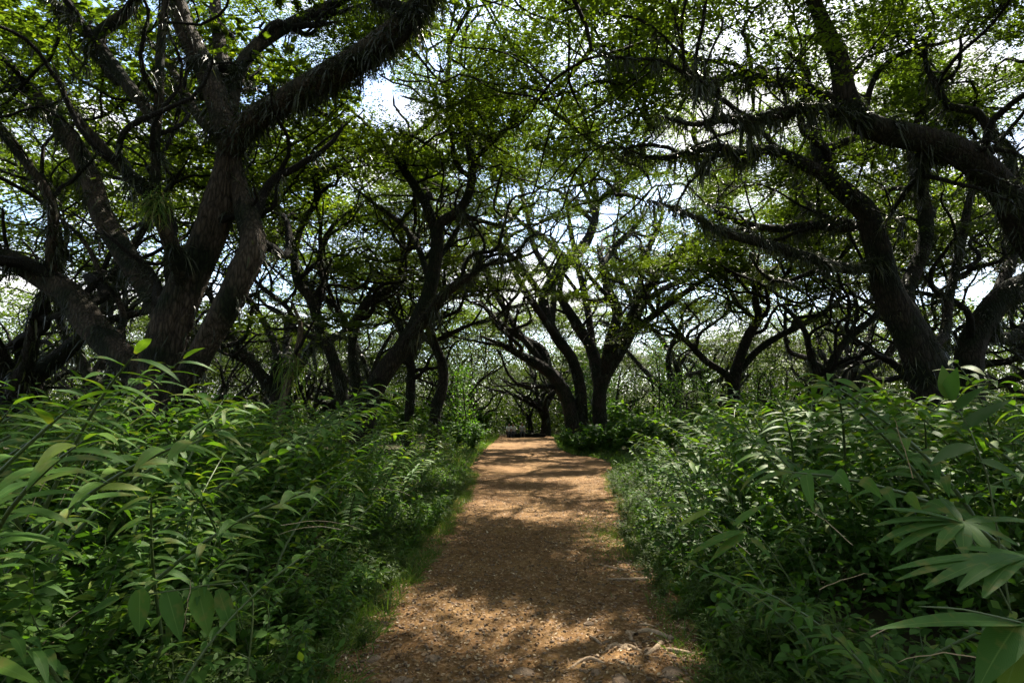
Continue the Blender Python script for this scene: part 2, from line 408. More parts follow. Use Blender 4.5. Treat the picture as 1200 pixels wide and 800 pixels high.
SLX, SLY = sun_dir[0] / sun_dir[2], sun_dir[1] / sun_dir[2]
GAPS = [(.75, 4.75, 0, .62), (1.15, 5.9, 0, .5), (1.5, 8.0, .1, .6), (-.5, 12, 0, 1.0), (.3, 9.6, 0, .5), (1.0, 16, 0, .9), (.2, 20, 0, 1.2), (-.7, 7.4, 0, .45), (1.2, 24, 0, 1.1), (.3, 33, 0, 1.6),
        (-2.4, 5.4, 1.2, .8), (-4.0, 7.2, 1.6, .8), (-1.8, 15, .8, 1.0), (-2.6, 3.8, 1.2, .5), (-2.2, 9.6, 1.2, .8), (-3.4, 9.4, 1.5, .6), (-1.9, 7.2, .9, .6), (-3.2, 12.5, 1.4, .5), (-3.6, 5.0, 1.5, .6), (2.0, 9.0, .8, .6), (2.2, 11.5, .8, .8), (4.6, 8, 1.7, .7), (5.2, 11, 1.7, .9), (2.9, 4.4, 1.2, .4), (3.0, 16, 1, 1.2), (5.8, 15, 1.5, 1.0), (2.7, 7.2, 1.2, 1.0), (3.6, 9.6, 1.5, 1.2), (2.5, 5.6, 1.2, .6), (3.6, 13, 1.3, 1.3), (4.2, 5.6, 1.7, .6), (-5.3, 14.4, 2.2, .7), (-6.0, 10.0, 2.5, .6), (-1.3, 10, .3, .7), (-1.2, 5.0, .2, .4)]
def light_holes(q):
    """leafiness of the canopy at points q: broken into plates with open gaps between them"""
    u = q[:, 0] - q[:, 2] * SLX; v = q[:, 1] - q[:, 2] * SLY
    w = np.clip(.62 + 1.5 * vnoise(u, v, .95), .04, 1.5) * np.clip(.75 + .7 * vnoise(q[:, 0] + q[:, 2], q[:, 1] - q[:, 2], 2.1), .15, 1.5)
    for gx, gy, gz, r in GAPS:
        w = w * (1 - np.exp(-(((u - gx + gz * SLX) ** 2 + (v - gy + gz * SLY) ** 2) / (r * (1.15 if gz < .2 else 1.15)) ** 2) ** 2))
    return w

def tree_geometry(limbs, attr, g, step=.45, kill=.7, infl=9.0, tip_r=.016, leaf_l=.085, n_leaf=250000, tone0=.45, org=0, spray=.75, seed_from=.35, twig_sides=4):
    """limbs: list of (P, R, fern, sides). returns twig MB, crown MB"""
    seeds, srad = [], []
    for P, R, fern, sides in limbs:
        m = int(len(P) * seed_from) if R[0] > .2 else max(1, int(len(P) * .1))
        seeds += list(P[m:]); srad += list(R[m:])
    pos, par = colonize(seeds, attr, step, kill, infl, g)
    n0 = len(seeds); n = len(pos)
    kids = [[] for _ in range(n)]
    for a in range(n0, n): kids[par[a]].append(a)
    # smooth
    sm = pos.copy()
    for a in range(n0, n):
        if len(kids[a]) == 1 and par[a] >= 0: sm[a] = .5 * pos[a] + .25 * pos[par[a]] + .25 * pos[kids[a][0]]
    pos = sm
    rad = np.zeros(n); w = np.zeros(n)
    for a in range(n - 1, n0 - 1, -1):
        w[a] = max(w[a], tip_r ** 2.2)
        rad[a] = w[a] ** (1 / 2.2)
        w[par[a]] += w[a]
    tw = MB()
    # chains
    stack = [(a, kd) for a in range(n0) for kd in kids[a]]
    while stack:
        a, b = stack.pop()
        chain = [a, b]
        while kids[chain[-1]]:
            ks = sorted(kids[chain[-1]], key=lambda q: -rad[q])
            for o in ks[1:]: stack.append((chain[-1], o))
            chain.append(ks[0])
        P = pos[chain]; R = rad[chain].copy()
        R[0] = min(R[1] * 1.15, srad[a] if a < n0 else 9)
        if len(chain) >= 4: P = P.copy()
        V, Q = tube(P, R, 6 if R[0] > .06 else twig_sides)
        tw.add(V, Q)
    # leaves on slender wood
    thin = np.array([a for a in range(n0, n) if rad[a] < tip_r * 2.3])
    cr = MB()
    if len(thin):
        tipf = np.array([1.0 if not kids[a] else .5 for a in thin])
        q = pos[thin]
        wgt = tipf * np.exp(.55 * g.standard_normal(len(thin))) * light_holes(q + org)
        zq = np.clip((q[:, 2] - np.percentile(q[:, 2], 5)) / max(np.ptp(q[:, 2]) * .8, .1), 0, 1); wgt = wgt * (.18 + zq)
        cnt = np.maximum(0, np.round(n_leaf * FULL * wgt / wgt.sum())).astype(int)
        c = np.repeat(pos[thin], cnt, 0); tone = np.repeat(g.uniform(-.2, .2, len(thin)), cnt)
        tilt = norm(np.array([0, 0, 1.]) + g.standard_normal((len(thin), 3)) * .13); N_ = np.repeat(tilt, cnt, 0)
        m = len(c)
        r = spray * np.sqrt(g.uniform(0, 1, m)); th = np.floor(g.uniform(0, 11, m)) * .5712 + np.repeat(g.uniform(0, 6.28, len(thin)), cnt) + g.normal(0, .07, m)
        off = np.stack([r * np.cos(th), r * np.sin(th), np.zeros(m)], 1)
        off[:, 2] = -(off[:, 0] * N_[:, 0] + off[:, 1] * N_[:, 1]) / N_[:, 2] + g.standard_normal(m) * .035
        nr = norm(N_ + g.standard_normal((m, 3)) * .24)
        L = leaf_l * g.uniform(.65, 1.35, m)
        V, Q = leaflets(c + off, nr, L, L * .6, g)
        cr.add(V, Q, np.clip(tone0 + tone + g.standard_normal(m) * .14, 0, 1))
    return tw, cr

def fern_fringe(limbs, g, per_m=8.0, length=1.0, width=.02):
    """epiphytes: irregular fern clumps with bare wood between, and a short moss fuzz"""
    B, D, L = [], [], []
    for P, R, fern, sides in limbs:
        if not fern: continue
        seg = np.linalg.norm(np.diff(P, axis=0), axis=1); cum = np.concatenate([[0], np.cumsum(seg)]); tot = cum[-1]
        def pt(sv): return np.column_stack([np.interp(sv, cum, P[:, k]) for k in range(3)]), np.interp(sv, cum, R)
        nc = g.poisson(per_m * fern * tot)
        for c in range(nc):
            s0 = g.uniform(0, tot); m = int(g.integers(10, 42)); c0, r0 = pt(np.array([s0])); big = length * min(.3, .06 + g.exponential(.075))
            T = norm(pt(np.array([min(s0 + .1, tot)]))[0] - pt(np.array([max(s0 - .1, 0)]))[0])[0]
            v0 = norm(np.cross(g.standard_normal(3), T)[None])[0]
            q, rq = pt(np.clip(s0 + g.normal(0, .09, m), 0, tot)); v = norm(np.cross(np.cross(T, v0 + .45 * g.standard_normal((m, 3))), T))
            B.append(q + v * rq[:, None] * .95); D.append(norm(v + .6 * g.standard_normal((m, 3)))); L.append(big * g.uniform(.5, 1.2, m))
        m = g.poisson(60 * min(fern, 1.2) * tot)
        if m:
            q, rq = pt(g.uniform(0, tot, m)); v = norm(g.standard_normal((m, 3))); B.append(q + v * rq[:, None] * .95); D.append(v + .4 * g.standard_normal((m, 3))); L.append(length * g.uniform(.04, .12, m))
    if not B: return None
    B, D, L = np.concatenate(B), np.concatenate(D), np.concatenate(L)
    D = norm(D); up = norm(np.cross(np.cross(D, [0, 0, 1.]) + 1e-4, D) + .4 * g.standard_normal(D.shape))
    V, Q, c, uv = strips(B, D, up, L, np.minimum(width, L * .14) * length * g.uniform(.6, 1.6, len(B)), g.uniform(.3, 1.6, len(B)), 3, 0, 'lance', mid=False, sway=g.standard_normal((len(B), 3)) * .05)
    mb = MB(); mb.add(V, Q, np.repeat(np.clip(g.normal(.38, .24, len(B)), 0, 1), c)); return mb

def side_limbs(limbs, g, per=3, length=(1.8, 4.5), rmin=.02, scale=1.0):
    """sinuous secondary boughs springing from the main limbs"""
    out = []
    for P, R, fern, sides in limbs:
        n = len(P)
        if n < 6: continue
        for k in range(per):
            f = g.uniform(.35 if R[0] > .2 else .15, .98); q = int(f * (n - 1))
            T = norm(P[min(q + 1, n - 1)] - P[max(q - 1, 0)])
            a = g.uniform(0, 6.283); d = norm(T * .7 + np.array([math.cos(a), math.sin(a), .25]) * .8)
            L = g.uniform(*length) * scale * (.55 + .45 * min(1, R[q] / .12)); m = max(6, int(L / .16))
            x = P[q].copy(); Q = [x]; bend = norm(np.cross(d, g.standard_normal(3))); fr = g.uniform(1.6, 3.4) / scale; ph = g.uniform(0, 6)
            for s_ in range(m):
                t = s_ * L / m
                dd = norm(d + bend * .75 * math.sin(fr * t + ph) + g.standard_normal(3) * .12)
                d = norm(d + np.array([0, 0, .012 if d[2] < .5 else -.02]) + g.standard_normal(3) * .04)
                x = x + dd * L / m; Q.append(x)
            r0 = min(R[q] * .6, .035 + .022 * L) ; Rr = np.maximum(np.linspace(1, .3, m + 1) * r0, rmin)
            out.append([np.array(Q), Rr, fern * .35, 6])
    return out

def px_limb(pts, Y, widths, fern=0.0, sides=8, step=.22):
    """pts: (photo x, photo y, depth offset)"""
    A = []
    for k, p in enumerate(pts):
        dY = p[2] if len(p) > 2 else 0
        q, t = at(p[0], p[1], Y + dY)
        w = (.93 if Y < 18 else .82) * np.interp(k / (len(pts) - 1), np.linspace(0, 1, len(widths)), widths)
        A.append([*q, .74 * w * t / F_PX / 2])
    S = catmull(np.array(A), step)
    P, R = S[:, :3], S[:, 3] * np.interp(np.linspace(0, 1, len(S)), [0, .7, 1], [1, 1, .55])
    R = np.maximum(R, .014)
    return [P, R, fern, sides]

def build_tree(name, label, cat, limbs, attr, seed, bark=None, group=None, trunk_n=1, rough=.05, flare=True, nsec=3, sscale=1.0, **kw):
    g = np.random.default_rng(seed)
    base = limbs[0][0][0].copy()
    # root every bough in the wood it springs from
    for q in range(trunk_n, len(limbs)):
        P = limbs[q][0]; best = None
        for k in range(q):
            D = np.linalg.norm(limbs[k][0] - P[0], axis=1); m_ = int(D.argmin())
            if best is None or D[m_] < best[0]: best = (D[m_], limbs[k][0][m_])
        if best[0] < 2.5:
            w = np.clip(1 - np.linspace(0, 1, len(P)) / .4, 0, 1) ** 1.5
            limbs[q][0] = P + w[:, None] * (best[1] - P[0])
    # carry the first limb down into the soil with a flared foot
    for q in range(trunk_n):
        P, R, fern, sides = limbs[q]
        gz = float(ground_z(P[0][0], P[0][1])) - .25
        if P[0][2] > gz + .1:
            d = norm((P[1] - P[0])[None])[0]; m = max(4, int((P[0][2] - gz) / .25))
            zz = np.linspace(gz, P[0][2], m, endpoint=False)
            f = (P[0][2] - zz)
            ex = np.stack([P[0][0] - d[0] * .35 * f, P[0][1] - d[1] * .35 * f, zz], 1)
            er = R[0] * (1 + .22 * (f / max(f[0], .01)) ** 2 * (1 if flare else .2))
            limbs[q][0] = np.vstack([ex, P]); limbs[q][1] = np.concatenate([er, R])
    base = limbs[0][0][0].copy(); base[2] = 0
    root = tag(empty(name, base), label, cat, group)
    for q, (P, R, fern, sides) in enumerate(limbs):
        V, Q = tube(P - base, R, sides, rough if R[0] > .1 else .03, seed * 31 + q)
        obj('trunk' if q < trunk_n else 'limb', mesh('trunk' if q < trunk_n else 'limb', V, Q, bark or M_BARK, smooth=True), root)
    sec = side_limbs(limbs, g, nsec, rmin=kw.get('tip_r', .016) * 1.3, scale=sscale)
    sec += side_limbs(sec, g, 1, (1.2, 2.6), kw.get('tip_r', .016) * 1.2, sscale)
    tw, cr = tree_geometry(limbs + sec, attr, g, **kw)
    for P, R, fern, sides in sec:
        V, Q = tube(P, R, sides, .03, 1); tw.add(V, Q)
    if tw.n: tw.V = [v - base for v in tw.V]; obj('branches', tw.mesh('branches', M_TWIG, True), root)
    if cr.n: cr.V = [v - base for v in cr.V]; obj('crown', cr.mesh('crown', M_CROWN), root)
    ff = fern_fringe(limbs + sec, g)
    if ff: ff.V = [v - base for v in ff.V]; obj('fern_fringe', ff.mesh('fern_fringe', M_FERN), root)
    return root

grng = np.random.default_rng(77)
FULL = 0.36
# A: the big forked tree at the left
Y = 10.5
A = [px_limb([(186, 478), (191, 425), (205, 370), (225, 320), (245, 275), (258, 230), (265, 190), (268, 155)], Y, [78, 64, 59, 56, 54, 51, 46], .35, 30, .1),
     px_limb([(203, 470, -.1), (238, 410, -.3), (268, 355, -.5), (289, 310, -.5), (298, 285, -.4), (291, 255, -.2), (280, 215), (272, 172)], Y, [44, 42, 42, 42, 40, 40, 38], .5, 26, .1),
     px_limb([(170, 462), (130, 410, .2), (105, 380, .5), (85, 350, .7), (60, 330, .8), (25, 310, .8), (-20, 292, .6), (-90, 270, 0)], Y, [44, 46, 46, 42, 38, 32, 24], 1.2, 22, .18),
     px_limb([(268, 175), (300, 140, -.3), (340, 115, -.6), (385, 90, -.9), (430, 65, -1.2), (475, 25, -1.4), (520, -30, -1.6), (560, -95, -1.6)], Y, [44, 42, 42, 44, 44, 38, 30, 22], 4.5, 14, .18),
     px_limb([(268, 165), (252, 110, .2), (235, 70, .3), (215, 30, .3), (200, -20, .2), (170, -90, 0)], Y, [42, 40, 36, 32, 26], 1.3, 12, .18),
     px_limb([(270, 150), (263, 90, 1), (256, 40, 1.4), (252, -10, 1.7), (255, -80, 2)], Y, [26, 22, 20, 18, 14], .3, 10, .2),
     px_limb([(272, 140), (280, 85, .6), (300, 55, 1.0), (340, 28, 1.4), (390, 5, 1.9), (430, -20, 2.2), (480, -70, 2.5)], Y, [24, 24, 22, 20, 16, 12], .9, 10, .2),
     px_limb([(196, 385, .2), (175, 345, .6), (158, 318, .8), (140, 290, 1), (120, 255, 1.3), (108, 215, 1.6), (90, 175, 1.8), (65, 140, 2), (35, 105, 2.2), (-10, 55, 2.4)], Y, [40, 38, 36, 34, 30, 26, 20], 1.0, 12, .2),
     px_limb([(210, 345, -.2), (203, 300, -.7), (192, 268, -1), (183, 240, -1.1), (160, 213, -1.2), (135, 190, -1.4), (110, 160, -1.6), (85, 130, -1.8), (60, 70, -2)], Y, [30, 28, 26, 24, 15, 11, 8], .5, 10, .2),
     px_limb([(184, 240, -1.1), (183, 200, -1.2), (183, 160, -1.2), (187, 110, -1.2), (188, 60, -1.1), (195, 0, -1), (205, -60, -1)], Y, [17, 15, 15, 15, 14, 12], .5, 9, .2),
     px_limb([(183, 140, -1.2), (160, 112, -1.1), (138, 85, -1), (116, 52, -1), (122, 35, -1), (155, 8, -.9), (180, -40, -.8)], Y, [18, 22, 24, 22, 18, 12], .7, 9, .2),
     px_limb([(116, 52, -1), (90, 25, -.8), (55, -5, -.6), (20, -50, -.4)], Y, [16, 13, 9], .8, 8, .2),
     px_limb([(60, 330, .8), (60, 290, .6), (62, 250, .4), (50, 215, .2), (20, 180, 0), (-20, 130, -.2)], Y, [18, 16, 14, 12, 8], 1.0, 9, .2),
     px_limb([(172, 415, 1), (160, 385, 1.6), (146, 360, 1.8), (125, 335, 2), (100, 285, 2.2), (70, 255, 2.4), (40, 225, 2.4)], Y, [11, 10, 9, 7, 5], .2, 7, .2),
     px_limb([(262, 170, .2), (240, 150, .8), (222, 118, 1.3), (208, 92, 1.6), (180, 50, 2)], Y, [18, 15, 12, 9], .8, 8, .2)]
attrA = np.concatenate([crown_points((-6.5, 13), 9.5, 8.5, 13, 620, grng), crown_points((-11, 15), 6, 6.5, 9, 160, grng)])
build_tree('rain_tree', 'massive forked rain tree at left, its ferny boughs filling the upper left corner', 'tree', A, attrA, 1, M_BARK_A, tone0=.2, trunk_n=2, leaf_l=0.0646, n_leaf=665000, step=.4)

# B: leaning sinuous tree left of the path
Y = 17
Bt = [px_limb([(430, 470), (452, 432, -.1), (471, 408, -.1), (490, 375), (505, 335, .1), (512, 290, .2), (515, 262, .2), (535, 250, .2), (550, 225, .2), (553, 190, .1), (545, 160, 0), (530, 135, -.1), (525, 100), (527, 65, .1), (523, 30, .2)], Y, [34, 32, 28, 25, 22, 19, 16, 15, 13, 11, 8, 6], .25, 12, .2),
      px_limb([(513, 280, .2), (500, 243, .4), (484, 215, .5), (470, 190, .4), (478, 165, .2), (500, 147), (522, 125, -.1)], Y, [18, 16, 14, 12, 11, 9, 7], .35, 9, .2),
      px_limb([(552, 187, .1), (585, 160, -.6), (610, 135, -1.2), (645, 112, -1.7)], Y, [10, 8, 6, 4], .2, 7, .25),
      px_limb([(478, 398, -.1), (503, 368, -.6), (522, 344, -1.1), (555, 320, -1.8), (590, 300, -2.3)], Y, [22, 20, 18, 12, 6], 1.4, 9, .2),
      px_limb([(508, 310, .1), (530, 280, .7), (540, 262, 1)], Y, [12, 9, 7], .3, 7, .25),
      px_limb([(505, 335, .1), (490, 290, .9), (470, 262, 1.6), (440, 240, 2.4), (410, 215, 3.2)], Y, [13, 11, 9, 7, 5], .3, 7, .25)]
attrB = np.concatenate([crown_points((-1.2, 17), 6.6, 10, 14.3, 460, grng), crown_points((-2.8, 17.5), 4.5, 6.8, 9.5, 130, grng)])
build_tree('rain_tree', 'slender rain tree left of the path with an S-shaped stem and bright green crown', 'tree', Bt, attrB, 2, tone0=.74, n_leaf=402500, tip_r=.023, nsec=4, leaf_l=0.0711)  # raised leaf tone paints the crown's sunlit, backlit look into its colour

# C: thin tree between A and B
Y = 20
Ct = [px_limb([(400, 452), (388, 415), (375, 385), (365, 352), (349, 330), (344, 300), (337, 268, .2), (324, 240, .4), (314, 213, .5), (330, 190, .5), (347, 165, .5)], Y, [24, 22, 20, 18, 15, 12, 9, 6], .5, 10, .2),
      px_limb([(344, 298), (355, 260, -.6), (370, 236, -1), (372, 202, -1.2), (400, 194, -1.6), (432, 180, -2)], Y, [12, 11, 10, 8, 6], .6, 8, .25),
      px_limb([(366, 352), (380, 336, .8), (374, 300, 1.2), (392, 262, 1.6), (420, 240, 2)], Y, [13, 11, 9, 6], .6, 8, .25),
      px_limb([(384, 400), (345, 385, .5), (338, 362, .8), (300, 330, 1.4), (285, 300, 1.8)], Y, [12, 11, 9, 6], .7, 8, .25)]
attrC = np.concatenate([crown_points((-7.5, 19.5), 6, 8.5, 12, 360, grng), crown_points((-7, 20), 5, 5.8, 8, 160, grng)])
build_tree('rain_tree', 'thin crooked rain tree standing between the massive forked trunk and the S-shaped one', 'tree', Ct, attrC, 3, n_leaf=175000, tip_r=.025, nsec=5, leaf_l=0.0768)

# D: behind, bent stem
Y = 23
Dt = [px_limb([(418, 452), (413, 415), (415, 390), (427, 360), (450, 342), (466, 333), (473, 300), (470, 262), (488, 235), (486, 205)], Y, [20, 18, 18, 17, 15, 13, 11, 8], 1.0, 9, .22),
      px_limb([(414, 400), (395, 360, .6), (372, 345, 1), (350, 320, 1.4)], Y, [12, 10, 7], .8, 7, .25),
      px_limb([(472, 300), (500, 265, 1), (530, 245, 2)], Y, [10, 8, 5], .4, 7, .25)]
attrD = crown_points((-4.6, 24), 6.5, 8, 12, 360, grng)
build_tree('rain_tree', 'bent rain tree behind the S-shaped tree with its stem kinked to the right', 'tree', Dt, attrD, 4, n_leaf=87500, tip_r=.027, nsec=5, leaf_l=0.0889, spray=.7)

# E: curved short tree by the path, and its neighbour
Y = 27
Et = [px_limb([(511, 478), (519, 450), (518, 425), (508, 400), (505, 375, .3), (520, 345, .6), (545, 320, 1)], Y, [22, 20, 17, 15, 12, 8], .5, 10, .22),
      px_limb([(508, 402), (540, 385, -.8), (575, 372, -1.6)], Y, [10, 8, 4], .7, 7, .25),
      px_limb([(512, 408), (485, 385, .8), (455, 365, 1.4)], Y, [10, 8, 4], .7, 7, .25)]
build_tree('rain_tree', 'short curved rain tree by the left edge of the path, behind the ginger bank', 'tree', Et, crown_points((-3.2, 28), 5.5, 6.5, 9.5, 300, grng), 5, n_leaf=78750, tip_r=.028, nsec=5, leaf_l=0.095, spray=.7)
Et2 = [px_limb([(480, 476), (482, 445), (479, 415), (470, 385), (450, 350)], 29, [18, 16, 14, 9], .4, 9, .22),
       px_limb([(480, 420), (500, 390, .8), (520, 372, 1.5)], 29, [10, 8, 4], .4, 7, .25)]
build_tree('rain_tree', 'upright thin trunk just left of the short curved tree', 'tree', Et2, crown_points((-6, 30), 5, 7, 10, 260, grng), 6, n_leaf=78750, tip_r=.028, nsec=5, leaf_l=0.129, spray=.75)

# F: the great tree at the end of the path
Y = 33
Ft = [px_limb([(672, 500), (665, 468), (648, 440), (625, 424), (606, 414, -.6), (588, 404, -1.2), (560, 392, -2)], Y, [32, 28, 23, 17, 12, 6], .7, 12, .25),
      px_limb([(703, 498), (702, 470), (706, 446), (724, 415), (741, 385), (752, 352), (769, 322), (790, 300), (812, 284), (838, 268, -.4)], Y, [30, 27, 25, 22, 20, 18, 14, 8], 1.3, 12, .25),
      px_limb([(682, 492), (680, 455), (670, 420), (652, 395), (640, 368), (638, 345), (657, 317), (684, 288), (695, 265), (699, 238), (695, 205, .4)], Y, [24, 22, 21, 21, 21, 20, 19, 16, 10], 1.2, 12, .25),
      px_limb([(697, 450), (694, 412, .8), (680, 386, 1), (667, 365, 1), (656, 345, 1.2), (660, 320, 1.4)], Y, [26, 22, 20, 17, 13], .8, 9, .25),
      px_limb([(708, 440), (715, 400, -.8), (724, 368, -1), (713, 340, -1), (706, 310, -1), (700, 285, -1)], Y, [24, 22, 20, 17, 13], .9, 9, .25),
      px_limb([(645, 437), (635, 410, .8), (610, 395, 1.4), (585, 378, 2), (562, 350, 2.6)], Y, [18, 15, 12, 7], .6, 8, .25),
      px_limb([(699, 240), (722, 220, -.8), (742, 205, -1.4), (768, 184, -2)], Y, [14, 12, 10, 6], 1.4, 8, .25),
      px_limb([(700, 255), (680, 215, 1), (655, 195, 2), (628, 190, 2.6)], Y, [10, 9, 7, 4], .5, 7, .25),
      px_limb([(640, 350), (618, 322, -1.2), (596, 296, -2.2), (575, 280, -3)], Y, [14, 12, 9, 5], .5, 8, .25),
      px_limb([(662, 312), (640, 280, 1.6), (612, 262, 2.6), (590, 235, 3.4)], Y, [12, 10, 8, 5], .4, 8, .25),
      px_limb([(750, 358), (778, 338, 1), (806, 326, 2), (830, 305, 3)], Y, [14, 12, 9, 5], .7, 8, .25),
      px_limb([(706, 312), (725, 285, 1), (748, 262, 2), (762, 240, 2.6)], Y, [12, 10, 8, 5], .5, 8, .25),
      px_limb([(640, 432, .3), (602, 382, 1.5), (577, 332, 2.6), (557, 290, 3.6), (546, 250, 4.4)], Y, [16, 13, 10, 8, 5], .4, 8, .25),
      px_limb([(652, 398, -.4), (623, 352, -1.6), (600, 312, -2.6), (590, 272, -3.4), (570, 235, -4)], Y, [15, 12, 10, 7, 5], .4, 8, .25),
      px_limb([(660, 380, .5), (650, 332, 1.4), (626, 290, 2), (616, 242, 2.6), (604, 200, 3.2)], Y, [14, 12, 10, 8, 5], .4, 8, .25),
      px_limb([(690, 420, .8), (686, 352, 1.8), (675, 302, 2.2), (666, 252, 2.8), (660, 208, 3.2)], Y, [15, 13, 11, 8, 5], .5, 8, .25),
      px_limb([(720, 400, .5), (746, 342, 1.6), (760, 292, 2.6), (776, 250, 3.4), (770, 216, 4)], Y, [16, 13, 11, 8, 5], .5, 8, .25),
      px_limb([(740, 388, -.6), (790, 352, -1.8), (830, 322, -2.8), (852, 290, -3.6)], Y, [14, 12, 9, 5], .8, 8, .25),
      px_limb([(712, 430, -.6), (738, 372, -2), (762, 330, -3), (800, 300, -3.8), (822, 262, -4.4)], Y, [16, 14, 11, 8, 5], .8, 8, .25)]
attrF = np.concatenate([crown_points((3.8, 30), 10.5, 10.5, 16.5, 640, grng), crown_points((1, 30), 7, 7.5, 10, 200, grng), crown_points((7, 31), 6, 8.5, 11, 140, grng)])
build_tree('rain_tree', 'great many-limbed rain tree at the far end of the path, spreading like a fan', 'tree', Ft, attrF, 7, n_leaf=430000, trunk_n=3, flare=False, leaf_l=0.0889, spray=.75, step=.55, kill=.75, tip_r=.032, nsec=5, sscale=1.5)

# G: open tree right of the great one
Y = 27
Gt = [px_limb([(859, 482), (861, 450), (865, 426), (878, 392), (889, 372), (885, 352), (890, 332), (912, 312), (920, 290)], Y, [24, 22, 19, 16, 13, 11, 9, 6], .3, 9, .22),
      px_limb([(859, 450), (845, 435), (828, 424), (810, 405), (797, 393), (775, 362, -.6)], Y, [15, 14, 13, 11, 8], .3, 8, .22),
      px_limb([(864, 440), (873, 430), (888, 412), (911, 395), (936, 382), (962, 368), (989, 348), (1012, 336, -.5)], Y, [16, 14, 13, 12, 10, 7], .4, 8, .22),
      px_limb([(886, 378), (862, 352, .8), (848, 325, 1.4), (826, 305, 2)], Y, [9, 8, 6, 4], .3, 7, .25),
      px_limb([(888, 340), (872, 310, -.6), (868, 285, -1)], Y, [8, 7, 5], .3, 7, .25)]
attrG = np.concatenate([crown_points((10.5, 27), 7.5, 6.8, 9.8, 400, grng), crown_points((10.5, 26), 6, 4.6, 6, 90, grng)])
build_tree('rain_tree', 'open V-shaped rain tree right of the great fan-shaped one', 'tree', Gt, attrG, 8, tone0=.55, n_leaf=315000, tip_r=.027, nsec=5, sscale=1.2, leaf_l=0.0889, spray=.7)

# H: pair of stems in front of the right wood
Y = 21
Ht = [px_limb([(972, 462), (972, 442), (977, 420), (996, 395), (1022, 374), (1045, 350, .5)], Y, [19, 17, 16, 13, 8], .4, 9, .22),
      px_limb([(962, 460), (958, 440), (949, 412), (943, 388), (925, 365, .5), (905, 350, 1)], Y, [17, 15, 12, 10, 6], .4, 9, .22),
      px_limb([(996, 396), (1005, 360, .6), (990, 330, 1.2)], Y, [9, 7, 5], .3, 7, .25)]
build_tree('rain_tree', 'low two-stemmed rain tree left of the massive right-hand trunk', 'tree', Ht, crown_points((11.5, 22.5), 6, 6.5, 9, 330, grng), 9, trunk_n=2, n_leaf=175000, tip_r=.025, nsec=5, leaf_l=0.0828)

# I: massive tree at the right
Y = 12.5
It = [px_limb([(1092, 452), (1074, 405), (1057, 372), (1040, 338), (1030, 295), (1016, 250), (992, 226), (970, 205), (957, 165, .2), (948, 125, .5), (942, 80, .8)], Y, [62, 55, 48, 43, 40, 35, 30, 24, 15, 9], .6, 28, .12),
      px_limb([(1098, 452, .3), (1085, 415, .4), (1068, 370, .4), (1060, 345, .6), (1075, 310, 1), (1086, 268, 1.3), (1077, 212, 1.6), (1068, 175, 1.8), (1080, 120, 2)], Y, [40, 34, 28, 26, 24, 22, 18, 12], .9, 12, .2),
      px_limb([(972, 208), (930, 188, -.3), (905, 176, -.5), (870, 181, -.8), (840, 172, -1), (800, 181, -1.2), (768, 186, -1.4), (735, 175, -1.5)], Y, [24, 20, 17, 16, 14, 10, 6], 1.7, 10, .18),
      px_limb([(1026, 300), (1010, 312, -.3), (980, 312, -.7), (950, 302, -1), (900, 286, -1.4), (855, 275, -1.8), (835, 265, -2), (792, 245, -2.3), (758, 234, -2.6)], Y, [20, 20, 18, 17, 16, 14, 10, 6], 1.8, 10, .18),
      px_limb([(1014, 262), (985, 268, .6), (950, 264, 1.2), (905, 268, 1.8), (862, 258, 2.4), (830, 240, 3)], Y, [16, 15, 14, 12, 7], 1.6, 9, .18),
      px_limb([(1003, 262), (960, 250, 1.4), (942, 228, 2), (930, 205, 2.4)], Y, [10, 9, 7, 4], .8, 7, .2),
      px_limb([(1086, 425), (1108, 390, .8), (1113, 345, 1.2), (1124, 300, 1.6), (1135, 240, 2), (1150, 190, 2.3)], Y, [18, 16, 15, 14, 10], .7, 9, .2)]
attrI = np.concatenate([crown_points((7.5, 15), 8, 9, 13, 480, grng), crown_points((5, 13.5), 4.5, 6.0, 8, 130, grng), crown_points((9, 15), 4.5, 5.6, 7.5, 100, grng)])
build_tree('rain_tree', 'massive leaning rain tree at right with dark ferny boughs reaching over the path', 'tree', It, attrI, 10, M_BARK, trunk_n=2, leaf_l=0.0684, n_leaf=630000, step=.4)

# J: dark tree at the right edge
Y = 15.5
Jt = [px_limb([(1135, 440), (1140, 400), (1166, 358), (1190, 338), (1225, 318), (1270, 280)], Y, [46, 44, 40, 36, 28, 20], .9, 16, .2),
      px_limb([(1160, 370), (1185, 300, .8), (1180, 250, 1.4), (1200, 190, 2)], Y, [22, 18, 14, 9], .9, 9, .2),
      px_limb([(1178, 420, .3), (1195, 390, .6), (1225, 362, 1)], Y, [20, 18, 12], .6, 9, .2)]
build_tree('rain_tree', 'dark rain tree at the right edge leaning out of the picture behind the massive trunk', 'tree', Jt, crown_points((13.5, 17), 6.5, 8, 12, 330, grng), 11, n_leaf=280000, leaf_l=0.0768)

